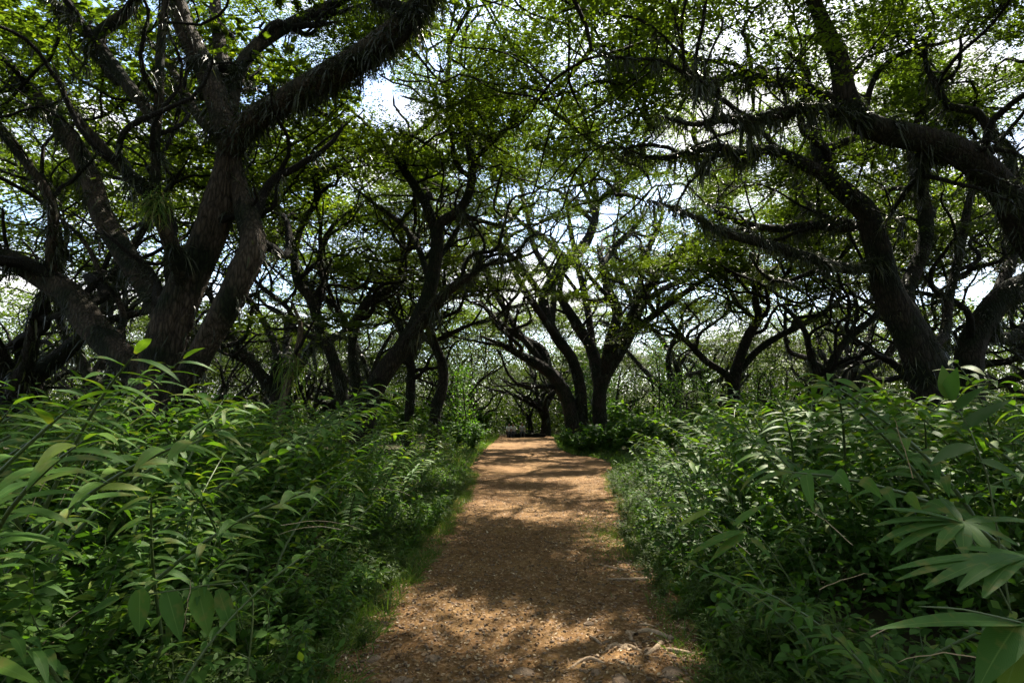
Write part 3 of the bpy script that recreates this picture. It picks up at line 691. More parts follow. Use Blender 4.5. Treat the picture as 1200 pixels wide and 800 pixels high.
# K: tree beyond the right edge whose bough sweeps in
Y = 10.5
Kt = [px_limb([(1330, 460), (1310, 410), (1270, 350), (1232, 310), (1203, 272), (1180, 232, -.2), (1140, 190, -.4), (1090, 166, -.6), (1040, 155, -.7), (1008, 140, -.8), (991, 110, -.8), (985, 75, -.8), (966, 30, -.9), (948, -12, -1), (920, -70, -1)], Y, [74, 68, 60, 54, 48, 44, 42, 38, 36, 34, 30, 26], .8, 14, .18),
      px_limb([(998, 132, -.8), (962, 112, -.6), (935, 100, -.4), (900, 92, 0), (868, 88, .4), (830, 96, .8), (790, 80, 1)], Y, [20, 17, 15, 13, 10, 6], 1.8, 9, .18),
      px_limb([(1000, 138, -.8), (962, 127, -1.2), (920, 130, -1.5), (885, 140, -1.8), (845, 140, -2.1), (812, 146, -2.3), (770, 135, -2.5)], Y, [22, 18, 17, 15, 12, 7], 1.8, 9, .18),
      px_limb([(1235, 180), (1200, 156, .6), (1168, 146, .8), (1144, 130, .8), (1112, 125, .8), (1098, 100, .9), (1084, 70, 1.1), (1095, 20, 1.3)], Y, [20, 17, 15, 13, 12, 9, 6], .6, 9, .2),
      px_limb([(1262, 340), (1245, 250, .3), (1235, 180, .5), (1240, 80, .8)], Y, [26, 22, 20, 14], .6, 9, .2),
      px_limb([(1090, 165, -.6), (1078, 205, -.2), (1082, 240, .2)], Y, [20, 16, 8], 1.8, 8, .2)]
attrK = np.concatenate([crown_points((7.5, 12), 9, 8.2, 12.5, 560, grng), crown_points((4.2, 11), 4, 6.6, 8.4, 120, grng)])
build_tree('rain_tree', 'rain tree beyond the right edge whose thick bough sweeps in and climbs to the top', 'tree', Kt, attrK, 12, leaf_l=0.0646, n_leaf=752500, step=.4)

# far trees: four shapes repeated with their own size and turn
def generic(seed, H, R):
    g = np.random.default_rng(seed); limbs = []
    r0 = H * .032
    tr = np.array([[0, 0, -.2, r0 * 1.4], [g.normal(0, .15), g.normal(0, .15), H * .1, r0], [g.normal(0, .3), g.normal(0, .3), H * .22, r0 * .9]])
    S = catmull(tr, .3); limbs.append([S[:, :3], S[:, 3], .3, 9])
    top = tr[-1][:3]; a0 = g.uniform(0, 6)
    for q in range(5):
        a = a0 + q * 1.257 + g.normal(0, .3); P = [top - [0, 0, H * .04]]; d = np.array([math.cos(a), math.sin(a), 1.0])
        rr = [r0 * .62]
        for s in range(5):
            d = d + g.normal(0, .42, 3); d[2] = max(d[2], .25); d = d / np.linalg.norm(d) * H * .12
            P.append(P[-1] + d); rr.append(rr[-1] * .76)
        S = catmull(np.column_stack([np.array(P), rr]), .35); limbs.append([S[:, :3], S[:, 3], .6, 7])
    return limbs, crown_points((0, 0), R, H * .68, H, 420, g), seed
protos = []
for s_, H, R in ((21, 11, 7), (22, 12.5, 8), (23, 10, 7), (24, 13.5, 8.5)):
    limbs, at_, sd = generic(s_, H, R)
    root = empty('rain_tree')
    g = np.random.default_rng(s_)
    tmb = MB(); 
    for q, (P, Rr, fern, sides) in enumerate(limbs):
        V, Q = tube(P, Rr, sides, .05, s_ * 7 + q)
        if q == 0: obj('trunk', mesh('trunk', V, Q, M_BARK, smooth=True), root)
        else: obj('limb', mesh('limb', V, Q, M_BARK, smooth=True), root)
    sec = side_limbs(limbs, g, 4, rmin=.03, scale=1.3)
    tw, cr = tree_geometry(limbs + sec, at_, g, step=.55, kill=.75, tip_r=.022, leaf_l=.17, n_leaf=62000, spray=.95, seed_from=.5, twig_sides=3)
    for P, R, fern, sides in sec:
        V, Q = tube(P, R, 5, 0, 1); tw.add(V, Q)
    obj('branches', tw.mesh('branches', M_TWIG, True), root)
    obj('crown', cr.mesh('crown', M_CROWN), root)
    ff = fern_fringe(limbs, g, 3.0, 1.5, .03)
    obj('fern_fringe', ff.mesh('fern_fringe', M_FERN), root)
    protos.append([root, False])
far = [(-13, 17, 0), (-17, 25, 1), (-24, 30, 2), (-12, 31, 3), (-20, 40, 0), (-9, 39, 1), (-31, 45, 3), (-14, 52, 2), (-4.5, 47, 0), (-24, 60, 1), (-6, 62, 3),
       (3, 55, 2), (12, 42, 1), (20, 36, 3), (18, 26, 2), (26, 47, 0), (17, 55, 3), (33, 58, 1), (9, 66, 0), (26, 68, 2), (-38, 66, 0), (38, 44, 2), (-30, 22, 3), (24, 21, 1), (-7.5, 44, 0, .6), (-11, 47, 2, .65), (-15, 45, 1, .6), (-20, 50, 3, .6), (8, 48, 0, .6), (13, 52, 2, .55), (16, 47, 1, .6), (22, 50, 3, .6), (29, 52, 0, .6), (-27, 52, 2, .6), (2, 62, 1, .6), (-3, 55, 3, .55), (6, 60, 0, .6), (35, 60, 1, .6)]
far += [(-6, -5, 1), (7, -7, 3), (0, -14, 0), (-13, -12, 2), (14, -15, 1), (-15, 3, 3), (3, -24, 2), (-8, -24, 0), (17, 4, 0)]
g = np.random.default_rng(9)
for x, y, k, *sz in far:
    s = g.uniform(.85, 1.25) * (sz[0] if sz else 1); rz = g.uniform(0, 6.28)
    if not protos[k][1]:
        o = protos[k][0]; protos[k][1] = True
        o.location = (x, y, 0); o.rotation_euler = (0, 0, rz); o.scale = (s,) * 3
    else:
        o = copy_tree(protos[k][0], (x, y, 0), rz, s)
    side = 'left' if x < -1 else 'right'
    lab = ('far umbrella-crowned rain tree in the wood %s of the path' % side) if y > 38 else ('middle-distance umbrella-crowned rain tree %s of the path, half hidden by nearer trunks' % side)
    if y < 5: lab = 'umbrella-crowned rain tree standing beside or behind the viewpoint'
    tag(o, lab, 'tree', 'rain trees around the viewpoint' if y < 5 else 'rain trees far to the %s' % side if y > 38 else 'rain trees in the middle distance at %s' % side)

# ------------------------------------------------------------------ thicket of saplings at the back
def sapling(seed, H):
    g = np.random.default_rng(seed); root = empty('sapling')
    n = 9; z = np.linspace(-.1, H, n); P = np.column_stack([np.cumsum(g.normal(0, .06, n)), np.cumsum(g.normal(0, .06, n)), z])
    V, Q = tube(P, np.linspace(.055, .015, n), 5); obj('stem', mesh('stem', V, Q, M_TWIG, smooth=True), root)
    m = 800; t = g.uniform(.05, 1, m); c = np.column_stack([np.interp(t * H, z, P[:, q]) for q in range(3)])
    r = .15 + .55 * g.uniform(0, 1, m) ** 1.5; th = np.floor(g.uniform(0, 22, m)) * .2856 + g.normal(0, .12, m)
    c[:, 0] += r * np.cos(th); c[:, 1] += r * np.sin(th); c[:, 2] += g.normal(0, .12, m)
    V, Q = leaflets(c, norm(np.array([0, 0, 1.]) + g.standard_normal((m, 3)) * .7), .14 * g.uniform(.6, 1.3, m), .08, g)
    mb = MB(); mb.add(V, Q, np.clip(g.normal(.5, .2, m), 0, 1)); obj('foliage', mb.mesh('foliage', M_BROAD), root)
    return root
sp = [sapling(40 + q, h) for q, h in enumerate((4.2, 5.4, 6.6))]
used = [False] * 3
g = np.random.default_rng(3)
cnt = 0
while cnt < 45:
    y = g.uniform(33, 60); x = g.uniform(-.25, .5) * y
    if path_l(y) - 1 < x < path_r(y) + .6 and y < 54: continue
    if abs(x - 3.8) < 1.5 and abs(y - 33) < 2: continue
    k = cnt % 3; s = g.uniform(.7, 1.2)
    if not used[k]: o = sp[k]; used[k] = True; o.location = (x, y, 0); o.scale = (s,) * 3
    else: o = copy_tree(sp[k], (x, y, 0), g.uniform(0, 6), s)
    tag(o, 'thin leafy sapling in the thicket behind the %s' % ('great fan-shaped tree' if x > 0 else 'left-hand trees'), 'sapling', 'saplings of the back thicket at ' + ('right' if x > 0 else 'left')); cnt += 1

# far-off wood that closes the view
g = np.random.default_rng(12)
mb = MB()
nc = 5600; a = g.uniform(-1.0, 1.0, nc); rr = g.uniform(62, 105, nc); cx, cyy = rr * np.sin(a), rr * np.cos(a)
cz = .3 + 11 * g.uniform(0, 1, nc) ** 1.8
m = 150; c = np.repeat(np.column_stack([cx, cyy, cz]), m, 0) + g.standard_normal((nc * m, 3)) * [1.6, 1.6, .8]
c[:, 2] = np.abs(c[:, 2])
V, Q = leaflets(c, norm(g.standard_normal((len(c), 3)) + [0, 0, .8]), .27, .16, g); mb.add(V, Q, np.clip(g.normal(.15, .2, len(c)), 0, 1))
tag(obj('far_wood', mb.mesh('far_wood', M_CROWN)), 'far-off wood of leafy undergrowth closing the view between the trunks', 'wood', kind='stuff')

# ------------------------------------------------------------------ undergrowth
def ginger(seed, H=1.0):
    """one arching leafy ginger cane, about H tall"""
    g = np.random.default_rng(seed); root = empty('wild_ginger')
    n = 14; t = np.linspace(0, 1, n); bend = g.uniform(.35, .85); az = 0.0
    P = np.column_stack([bend * t ** 2.2, .05 * np.sin(t * 4 + seed) * t, -.05 + H * (t - .16 * bend * t ** 3)])
    V, Q = tube(P, np.linspace(.011, .004, n), 6)
    s = MB(); s.add(V, Q, .5); obj('stem', s.mesh('stem', M_STEM, True), root)
    nl = int(g.integers(25, 33)); tt = np.linspace(.3, 1.0, nl) ** .85; B = np.column_stack([np.interp(tt, t, P[:, q]) for q in range(3)])
    T = norm(np.column_stack([np.interp(tt, t, np.gradient(P[:, q], t)) for q in range(3)]))
    sd = np.where(np.arange(nl) % 2 == 0, 1.0, -1.0); rowax = norm(np.cross(T, [0, 0, 1.]) + np.array([0, .15, 0]))
    d = norm(rowax * sd[:, None] + T * g.uniform(.45, .8, (nl, 1)) + g.normal(0, .16, (nl, 3)))
    d[-1] = norm(T[-1:] + g.normal(0, .1, 3))[0]
    L = g.uniform(.13, .19, nl) * (1 - .35 * np.abs(tt - .65)); up = norm(np.array([0, 0, 1.]) + .5 * T + g.normal(0, .15, (nl, 3)))
    V, Q, c, uv = strips(B, d, up, L, L * g.uniform(.2, .27, nl), g.uniform(.15, .6, nl) + .35 * (1 - tt), 6, .22, 'lance')
    f = MB(); f.add(V, Q, np.repeat(np.clip(g.normal(.42, .16, nl) + .25 * (tt - .6), 0, 1), c), uv)
    obj('foliage', f.mesh('foliage', M_GINGER, True, True), root)
    return root

def bush(seed, lw=.07, n=260, R=.38, H=.55, mat=None, name='broadleaf_shrub', ratio=.55, prof='ovate'):
    g = np.random.default_rng(seed); root = empty(name)
    s = MB(); B, D, N_ = [], [], []
    for q in range(11):
        a = g.uniform(0, 6.28); tip = np.array([math.cos(a) * R * g.uniform(.3, 1), math.sin(a) * R * g.uniform(.3, 1), H * g.uniform(.55, 1.05)])
        t = np.linspace(0, 1, 7)[:, None]; P = t * tip * [1, 1, 0] + np.array([0, 0, 1]) * (tip[2] * t ** .8) + g.normal(0, .012, (7, 3)); P[0] = (0, 0, -.04)
        V, Q = tube(P, np.linspace(.006, .002, 7), 4); s.add(V, Q, .4)
        m = n // 11; u = g.uniform(.2, 1, m); B.append(np.column_stack([np.interp(u, t[:, 0], P[:, k]) for k in range(3)]))
    B = np.concatenate(B); m = len(B)
    D = norm(g.standard_normal((m, 3)) * [1, 1, .35] + [0, 0, .12]); L = lw * g.uniform(.6, 1.35, m)
    up = norm(np.array([0, 0, 1.]) + .3 * g.standard_normal((m, 3)))
    V, Q, c, uv = strips(B + D * .015, D, up, L, L * ratio, g.uniform(0, .4, m), 3, .15, prof)
    obj('stem', s.mesh('stem', M_STEM, True), root)
    f = MB(); f.add(V, Q, np.repeat(np.clip(g.normal(.45, .22, m), 0, 1), c)); obj('foliage', f.mesh('foliage', mat or M_BROAD, True), root)
    return root

def bank_d(x, y): return np.where(x < 0, path_l(y) - x, x - path_r(y))
def bank_h(d, x): return np.clip(.5 + .8 * np.maximum(d - .1, 0) ** .9, .3, 2.05)

rng = np.random.default_rng(101)
gv = [ginger(200 + q, 1.0 + .06 * (q % 3)) for q in range(9)]
gused = [False] * 9
def place(protos_, used_, k, loc, rz, s, tilt, label, cat, group):
    if not used_[k]:
        o = protos_[k]; used_[k] = True; o.location = loc; o.rotation_euler = (tilt[0], tilt[1], rz); o.scale = (s,) * 3
    else: o = copy_tree(protos_[k], loc, rz, s, tilt)
    return tag(o, label, cat, group)

def scatter(n, y0, y1, side, dmin, dmax, mind, rng, wide=.95):
    """blue-noise like points on the bank of one side, visible wedge only"""
    out = []
    tries = 0
    while len(out) < n and tries < n * 60:
        tries += 1
        y = y0 + (y1 - y0) * rng.uniform() ** 1.15; d = dmin + (dmax - dmin) * rng.uniform()
        x = path_l(y) - d if side < 0 else path_r(y) + d
        if abs(x) > wide * y + .6: continue
        r = math.hypot(x, y)
        if r < (3.15 if .33 < mind < .35 else 2.75): continue
        if side > 0 and 1.9 < x < 3.3 and 2.6 < y < 4.6 and mind > .33: continue
        if any((x - a) ** 2 + (y - b) ** 2 < (mind * (1 + .04 * y)) ** 2 for a, b, _ in out): continue
        out.append((x, y, d))
    return out

TREES_XY = [(-6.1, 10.5), (8.8, 12.5), (-4.2, 17), (-6, 20)]
for side in (-1, 1):
    pts = scatter(150, 2.6, 13, side, .55, 8.5, .34, rng)
    for q, (x, y, d) in enumerate(pts):
        k = int(rng.integers(0, 9)); h = min(float(bank_h(d, x)) * rng.uniform(.78, 1.1), (1.9 if x < 0 else 1.95) * min(1, .42 + .125 * math.hypot(x, y)))
        rz = (0.0 if side < 0 else math.pi) + rng.normal(.3 * side, 1.0)
        word = 'left' if side < 0 else 'right'
        near = d < 2.0
        place(gv, gused, k, (x, y, float(ground_z(x, y))), rz, h, (rng.normal(0, .1), rng.normal(0, .1)),
              ('wild ginger cane with long narrow leaves in the %s bank close to the path' if near else 'tall wild ginger cane with long narrow leaves deep in the %s bank') % word,
              'ginger plant', 'ginger canes %s of the path, %s' % (word, 'by the edge' if near else 'deeper in'))

# ginger thicket: what stands farther off, as one mass
def thicket(name, label, pts, hfun, rng, nl=18, wide=.05, mat=M_GINGER):
    B, D, L, U_, R_, Dr = [], [], [], [], [], []
    for x, y, d in pts:
        h = hfun(d, x) * rng.uniform(.75, 1.1); az = rng.uniform(0, 6.28); bend = rng.uniform(.2, .55) * h
        tt = np.linspace(.3, 1, nl); dirv = np.array([math.cos(az), math.sin(az), 0])
        P = np.array([x, y, float(ground_z(x, y))]) + dirv * (bend * tt ** 2.2)[:, None] + np.array([0, 0, 1.]) * (h * tt * (1 - .08 * tt))[:, None]
        sdv = np.cross(dirv, [0, 0, 1.]); sg = np.where(np.arange(nl) % 2 == 0, 1., -1.)[:, None]
        B.append(P); D.append(sdv * sg + dirv * rng.uniform(.2, .7, (nl, 1)) + np.array([0, 0, .35]) + rng.normal(0, .18, (nl, 3)))
        L.append(rng.uniform(.21, .31, nl) * (h / 1.6) ** .4); Dr.append(rng.uniform(.15, .6, nl)); R_.append(np.clip(rng.normal(.42, .15) + .2 * (tt - .6) + rng.normal(0, .08, nl), 0, 1))
    B, D, L, Dr, R_ = map(np.concatenate, (B, D, L, Dr, R_))
    up = norm(np.array([0, 0, 1.]) + .3 * rng.standard_normal(B.shape))
    V, Q, c, uv = strips(B, D, up, L, L * .19, Dr, 4, .2, 'lance')
    mb = MB(); mb.add(V, Q, np.repeat(R_, c), uv)
    return tag(obj(name, mb.mesh(name, mat, True, True)), label, 'undergrowth', kind='stuff')
pl = scatter(420, 6, 30, -1, .7, 17, .3, rng) ; pr = scatter(420, 6, 30, 1, .9, 17, .3, rng)
thicket('ginger_thicket', 'mass of wild ginger reaching back under the left-hand trees', pl, lambda d, x: float(np.clip(.5 + .6 * d, .4, 1.95)), rng)
thicket('ginger_thicket', 'mass of wild ginger reaching back under the right-hand trees', pr, lambda d, x: float(np.clip(.5 + .55 * d, .4, 1.95)), rng)

# low shrubs
bv = [bush(300 + q) for q in range(5)]; bu = [False] * 5
hv = [bush(320 + q, .085, 330, .36, .42, M_HERB, 'leafy_herb', .2, 'lance') for q in range(4)]; hu = [False] * 4
for side in (-1, 1):
    word = 'left' if side < 0 else 'right'
    for x, y, d in scatter(85, 2.5, 9.5, side, .2, 6.5, .36, rng):
        place(bv, bu, int(rng.integers(0, 5)), (x, y, float(ground_z(x, y))), rng.uniform(0, 6.28), rng.uniform(.8, 1.25) * (.75 + .28 * min(d, 2.6)), (rng.normal(0, .08), rng.normal(0, .08)),
              'low shrub with small oval leaves among the ginger of the %s bank' % word, 'shrub', 'small-leaved shrubs in the %s bank' % word)
    for x, y, d in scatter(85 if side > 0 else 80, 2.5, 17, side, .0, .9, .22, rng):
        place(hv, hu, int(rng.integers(0, 4)), (x, y, float(ground_z(x, y)) + .01), rng.uniform(0, 6.28), rng.uniform(.6, 1.0) * (.7 + .5 * d), (0, 0),
              'bushy herb with fine narrow leaves lining the %s edge of the path' % word, 'herb', 'herbs along the %s path edge' % word)
tv = [bush(360 + q, .085, 620, .62, 1.35, M_BROAD, 'leafy_shrub', .6) for q in range(3)]; tu = [False] * 3
for side, n_ in ((-1, 22), (1, 30)):
    for x, y, d in scatter(n_, 3.0, 11, side, 1.2, 6.5, .6, rng):
        place(tv, tu, int(rng.integers(0, 3)), (x, y, float(ground_z(x, y))), rng.uniform(0, 6.28), rng.uniform(.85, 1.15) * min(1.18, .6 + .18 * d), (rng.normal(0, .1), rng.normal(0, .1)),
              'tall viny shrub of small round leaves growing through the ginger at %s' % ('left' if side < 0 else 'right'), 'shrub', 'tall shrubs in the %s bank' % ('left' if side < 0 else 'right'))
# dark rounded bushes where the path bends
dk = [bush(340 + q, .16, 700, .75, .95, M_BROAD, 'dark_bush', .5) for q in range(2)]; du = [False] * 2
for q, (x, y, s) in enumerate([(3.0, 26.4, 1.0), (3.6, 27.0, 1.3), (4.4, 26.3, 1.35), (5.4, 26.6, 1.6), (6.5, 26.2, 1.7), (7.6, 26.4, 1.5), (3.0, 28.2, 1.2), (4.2, 29, 1.4), (5.6, 29, 1.6), (7, 29, 1.6), (2.9, 31, 1.1), (-1.9, 30, 1.2), (-2.9, 31, 1.5), (-2.2, 35, 1.4), (-3.3, 40, 1.5), (-2.4, 46, 1.3), (4.1, 42, 1.2), (5, 46, 1.4), (9.5, 28, 1.5), (11, 27, 1.5)]):
    place(dk, du, q % 2, (x, y, 0), q * 1.3, s, (0, 0), 'rounded dark bush at the foot of the great fan-shaped tree' if x > 0 else 'rounded dark bush at the left of the far path', 'bush', 'dark bushes at the far ' + ('right' if x > 0 else 'left'))

g = np.random.default_rng(64)
for q in range(46):
    y = g.uniform(34, 56); x = g.uniform(-.5, .62) * y
    if path_l(y) - 1.6 < x < path_r(y) + 1.4: x += 6 if x > 0 else -5
    place(dk, du, q % 2, (x, y, 0), g.uniform(0, 6), g.uniform(1.7, 2.9), (0, 0), 'dark leafy bush in the low thicket beyond the trunks at %s' % ('right' if x > 0 else 'left'), 'bush', 'thicket bushes beyond the trunks at ' + ('right' if x > 0 else 'left'))
# grass and ground cover
def blades(n, fx, L, W, rng, droop=(.2, .8), mat=M_GRASS, name='grass', label='', nseg=3, up_bias=1.0):
    x, y = fx(n); B = np.column_stack([x, y, ground_z(x, y)])
    D = norm(rng.standard_normal((n, 3)) * [.5, .5, .2] + [0, 0, up_bias]); Lr = L * rng.uniform(.5, 1.4, n)
    up = norm(rng.standard_normal((n, 3)) * [1, 1, .1])
    V, Q, c, uv = strips(B, D, up, Lr, W * rng.uniform(.7, 1.3, n), rng.uniform(*droop, n), nseg, 0, 'blade', False)
    mb = MB(); mb.add(V, Q, np.repeat(np.clip(rng.normal(.5, .2, n), 0, 1), c))
    return tag(obj(name, mb.mesh(name, mat)), label, name.replace('_', ' '), kind='stuff')
def edge_fx(side, y0, y1, w, patch=0):
    def f(n):
        y = y0 + (y1 - y0) * rng.uniform(0, 1, n) ** 1.6
        d = np.abs(rng.normal(0, w, n)) - .12 + .08 * vnoise(y, y * .3, 2)
        d = d + .5 * np.clip(vnoise(y * 1.3 + 5 * side, d * 2, 1.4) - .05, 0, 1) * (rng.uniform(0, 1, n) > .25)
        return (path_l(y) - d if side < 0 else path_r(y) + d), y
    return f
blades(24000, edge_fx(-1, 2.4, 18, .30), .21, .008, rng, name='grass', label='fine green grass along the left edge of the path')
blades(16000, edge_fx(1, 2.4, 18, .35), .17, .007, rng, name='grass', label='fine green grass along the right edge of the path')
for sd_ in (-1, 1):
    blades(9000, (lambda sd_: lambda n: (lambda y, d: ((path_l(y) - d if sd_ < 0 else path_r(y) + d), y))(17 + 42 * rng.uniform(0, 1, n), np.abs(rng.normal(0, 1.6, n)) + .15))(sd_), .3, .025, rng, name='grass', label='taller rough grass along the far %s of the path' % ('left' if sd_ < 0 else 'right'))
c0, _ = at(700, 628, 8.1)
blades(9000, lambda n: (c0[0] + .2 + rng.normal(0, .2, n), 8.2 + rng.normal(0, .8, n)), .11, .007, rng, name='grass', label='small sunlit grass patch growing into the right side of the path')
def cover(side):
    n = 42000; y = 2.2 + 17 * rng.uniform(0, 1, n) ** 1.5; d = .15 + 9 * rng.uniform(0, 1, n) ** 1.1
    x = path_l(y) - d if side < 0 else path_r(y) + d
    k = np.abs(x) < y * .95 + .5; x, y, d = x[k], y[k], d[k]; n = len(x)
    c = np.column_stack([x, y, ground_z(x, y) + np.clip(.1 + .28 * d, 0, .75) * rng.uniform(0, 1, n) ** 1.3])
    V, Q = leaflets(c, norm(rng.standard_normal((n, 3)) * .55 + [0, 0, 1]), .085 * rng.uniform(.5, 1.5, n), .05, rng)
    mb = MB(); mb.add(V, Q, np.clip(rng.normal(.4, .2, n), 0, 1))
    tag(obj('ground_cover', mb.mesh('ground_cover', M_BROAD)), 'low leafy ground cover under the %s bank' % ('left' if side < 0 else 'right'), 'ground cover', kind='stuff')
cover(-1); cover(1)

# ------------------------------------------------------------------ plants that stand out
def big_leaves(name, label, cat, stem_pts, leaves, mat=M_GINGER, stem_r=.006, stem_mat=M_STEM, prof='ovate', nseg=8):
    """stem through world points; leaves: (base, tip, width, droop, tone)"""
    S = catmull(np.array(stem_pts, float), .06); base = S[0].copy()
    root = tag(empty(name, base), label, cat)
    V, Q = tube(S - base, np.linspace(stem_r, stem_r * .5, len(S)), 6); s = MB(); s.add(V, Q, .5); obj('stem', s.mesh('stem', stem_mat, True), root)
    for b, tip, w, dr, tone in leaves:
        b = np.array(b, float); tip = np.array(tip, float); L = np.linalg.norm(tip - b)
        d = (tip - b) + np.array([0, 0, dr * L]); ln = np.linalg.norm(d)
        up = norm((np.array([0, -.35, 1.]))[None])
        V, Q, c, uv = strips((b - base)[None], d[None], up, ln, w, dr * L / ln, nseg, .2, prof)
        f = MB(); f.add(V, Q, np.full(c, tone), uv); obj('leaf', f.mesh('leaf', mat, True, True), root)
    return root
def P_(px, py, Y): return at(px, py, Y)[0]
def foot(px, Y): 
    p = at(px, 500, Y)[0]; return np.array([p[0], p[1], float(ground_z(p[0], p[1])) - .03])
big_leaves('sapling', 'dark sapling with broad upright leaves rising above the right bank', 'sapling',
           [foot(1172, 2.9), P_(1165, 600, 2.85), P_(1150, 540, 2.8), P_(1132, 495, 2.8), P_(1112, 466, 2.8)],
           [(P_(1113, 468, 2.8), P_(1122, 430, 2.75), .10, .0, .3), (P_(1113, 468, 2.8), P_(1104, 428, 2.86), .085, .0, .6), (P_(1120, 480, 2.8), P_(1155, 452, 2.74), .085, .05, .15),
            (P_(1130, 502, 2.8), P_(1186, 468, 2.72), .10, .1, .1), (P_(1140, 522, 2.8), P_(1090, 545, 2.7), .09, .15, .2), (P_(1148, 540, 2.8), P_(1195, 560, 2.7), .1, .2, .3)], M_BROAD)
# palm fan leaves
def fan(name, label, center, foot_p, fingers, tone):
    big_leaves(name, label, 'palm', [foot_p, (np.array(foot_p) + center) / 2 + [0, 0, .12], center],
               [(center, t, w, dr, tn) for t, w, dr, tn in fingers], M_GINGER, .006, M_STEM, 'strap', 9)
c1 = P_(1128, 612, 2.75)
fan('young_palm', 'young fan palm whose pleated leaf spreads behind the lower one at right', c1, foot(1215, 2.9),
    [(P_(1030, 596, 2.6), .035, .12, .3), (P_(1024, 616, 2.55), .04, .15, .3), (P_(1028, 636, 2.5), .045, .18, .35), (P_(1044, 650, 2.48), .045, .2, .35), (P_(1100, 580, 2.95), .04, .1, .25),
     (P_(1098, 645, 2.5), .05, .2, .5), (P_(1130, 652, 2.5), .06, .2, .5), (P_(1160, 648, 2.55), .06, .2, .45), (P_(1195, 640, 2.6), .05, .2, .35), (P_(1215, 612, 2.8), .05, .12, .3)], .3)
c2 = P_(1205, 652, 2.45)
fan('young_palm', 'young fan palm with long drooping fingers pointing at the path, lower right', c2, foot(1260, 2.6),
    [(P_(1042, 668, 2.3), .04, .12, .4), (P_(1050, 680, 2.26), .04, .15, .4), (P_(1083, 690, 2.22), .05, .2, .4), (P_(1122, 692, 2.2), .05, .22, .4), (P_(1152, 700, 2.2), .065, .25, .35), (P_(1120, 642, 2.5), .04, .1, .45), (P_(1235, 715, 2.3), .05, .2, .4)], .38)
big_leaves('wild_ginger', 'stout ginger with a long horizontal leaf and a broad hanging one, bottom right corner', 'ginger plant',
           [foot(1260, 2.3), P_(1240, 740, 2.25), P_(1200, 730, 2.2), P_(1130, 714, 2.15), P_(1075, 710, 2.1)],
           [(P_(1195, 730, 2.2), P_(1020, 738, 2.0), .075, .1, .4), (P_(1195, 728, 2.2), P_(1142, 815, 2.05), .12, .15, .5), (P_(1205, 735, 2.2), P_(1172, 830, 2.1), .11, .15, .9), (P_(1215, 735, 2.2), P_(1230, 830, 2.1), .12, .15, .3)], M_GINGER)
big_leaves('wild_ginger', 'wild ginger in the left bank with four old blotched leaves hanging in a row', 'ginger plant',
           [foot(300, 3.2), P_(296, 700, 3.15), P_(262, 684, 3.1), P_(215, 690, 3.05), P_(140, 700, 3.0)],
           [(P_(164, 690, 3.0), P_(163, 745, 2.95), .095, .0, .62), (P_(195, 690, 3.05), P_(212, 752, 3.0), .10, .0, .6), (P_(232, 690, 3.08), P_(245, 746, 3.02), .11, .0, .66), (P_(256, 690, 3.1), P_(276, 752, 3.05), .08, .0, .55), (P_(140, 700, 3.0), P_(100, 722, 2.95), .08, .1, .35)], M_GINGER)
big_leaves('wild_ginger', 'wild ginger whose long bright leaf tip enters the bottom left corner', 'ginger plant',
           [foot(-60, 2.35), P_(-50, 800, 2.3), P_(-35, 770, 2.25)],
           [(P_(-35, 770, 2.25), P_(52, 806, 2.1), .06, .12, .78), (P_(-35, 775, 2.25), P_(-80, 740, 2.2), .06, .2, .7)], M_GINGER)
big_leaves('wild_ginger', 'ginger cane leaning out of the right bank with a pale upper leaf spray', 'ginger plant',
           [foot(960, 4.2), P_(900, 640, 4.1), P_(850, 605, 4.0), P_(808, 594, 3.95)],
           [(P_(808, 594, 3.95), P_(762, 592, 3.9), .05, .1, .84), (P_(830, 598, 3.95), P_(790, 620, 3.9), .055, .1, .82), (P_(868, 622, 4), P_(800, 655, 3.9), .07, .15, .6), (P_(872, 626, 4), P_(830, 660, 3.9), .07, .15, .55), (P_(880, 630, 4), P_(905, 655, 3.9), .06, .15, .5), (P_(860, 615, 4), P_(900, 590, 4.1), .06, .15, .6)], M_GINGER)
g = np.random.default_rng(71)
for q, (px, py, Yq, dx, dz) in enumerate([(30, 610, 3.4, .25, .5), (70, 590, 4, .2, .45), (45, 760, 3.0, .2, .25), (215, 740, 3.1, .12, .35), (400, 620, 4.6, -.5, .12), (330, 615, 4.5, .6, .15), (150, 500, 5, .3, .35), (1000, 640, 3.6, -.25, .3), (1070, 560, 3.4, -.15, .4), (960, 690, 3.6, .2, .2), (880, 650, 4.4, -.3, .3), (1020, 745, 3.0, .25, .12), (1150, 770, 2.6, -.3, .05), (480, 580, 6, -.4, .2)]):
    a = P_(px, py, Yq); m_ = 8; t = np.linspace(0, 1, m_)[:, None]
    Pq = t * np.array([dx, g.uniform(-.2, .2), dz]) + np.array([0, 0, -1.]) * .35 * abs(dx) * t ** 2 + g.normal(0, .003, (m_, 3))
    V, Q = tube(Pq, np.linspace(.003, .0015, m_), 5)
    tag(obj('dry_stalk', mesh('dry_stalk', V, Q, M_LITTER, np.full(len(Q), .85)), None, a), 'thin pale dry stalk sticking out of the %s bank' % ('left' if px < 600 else 'right'), 'stalk', 'dry stalks in the %s bank' % ('left' if px < 600 else 'right'))
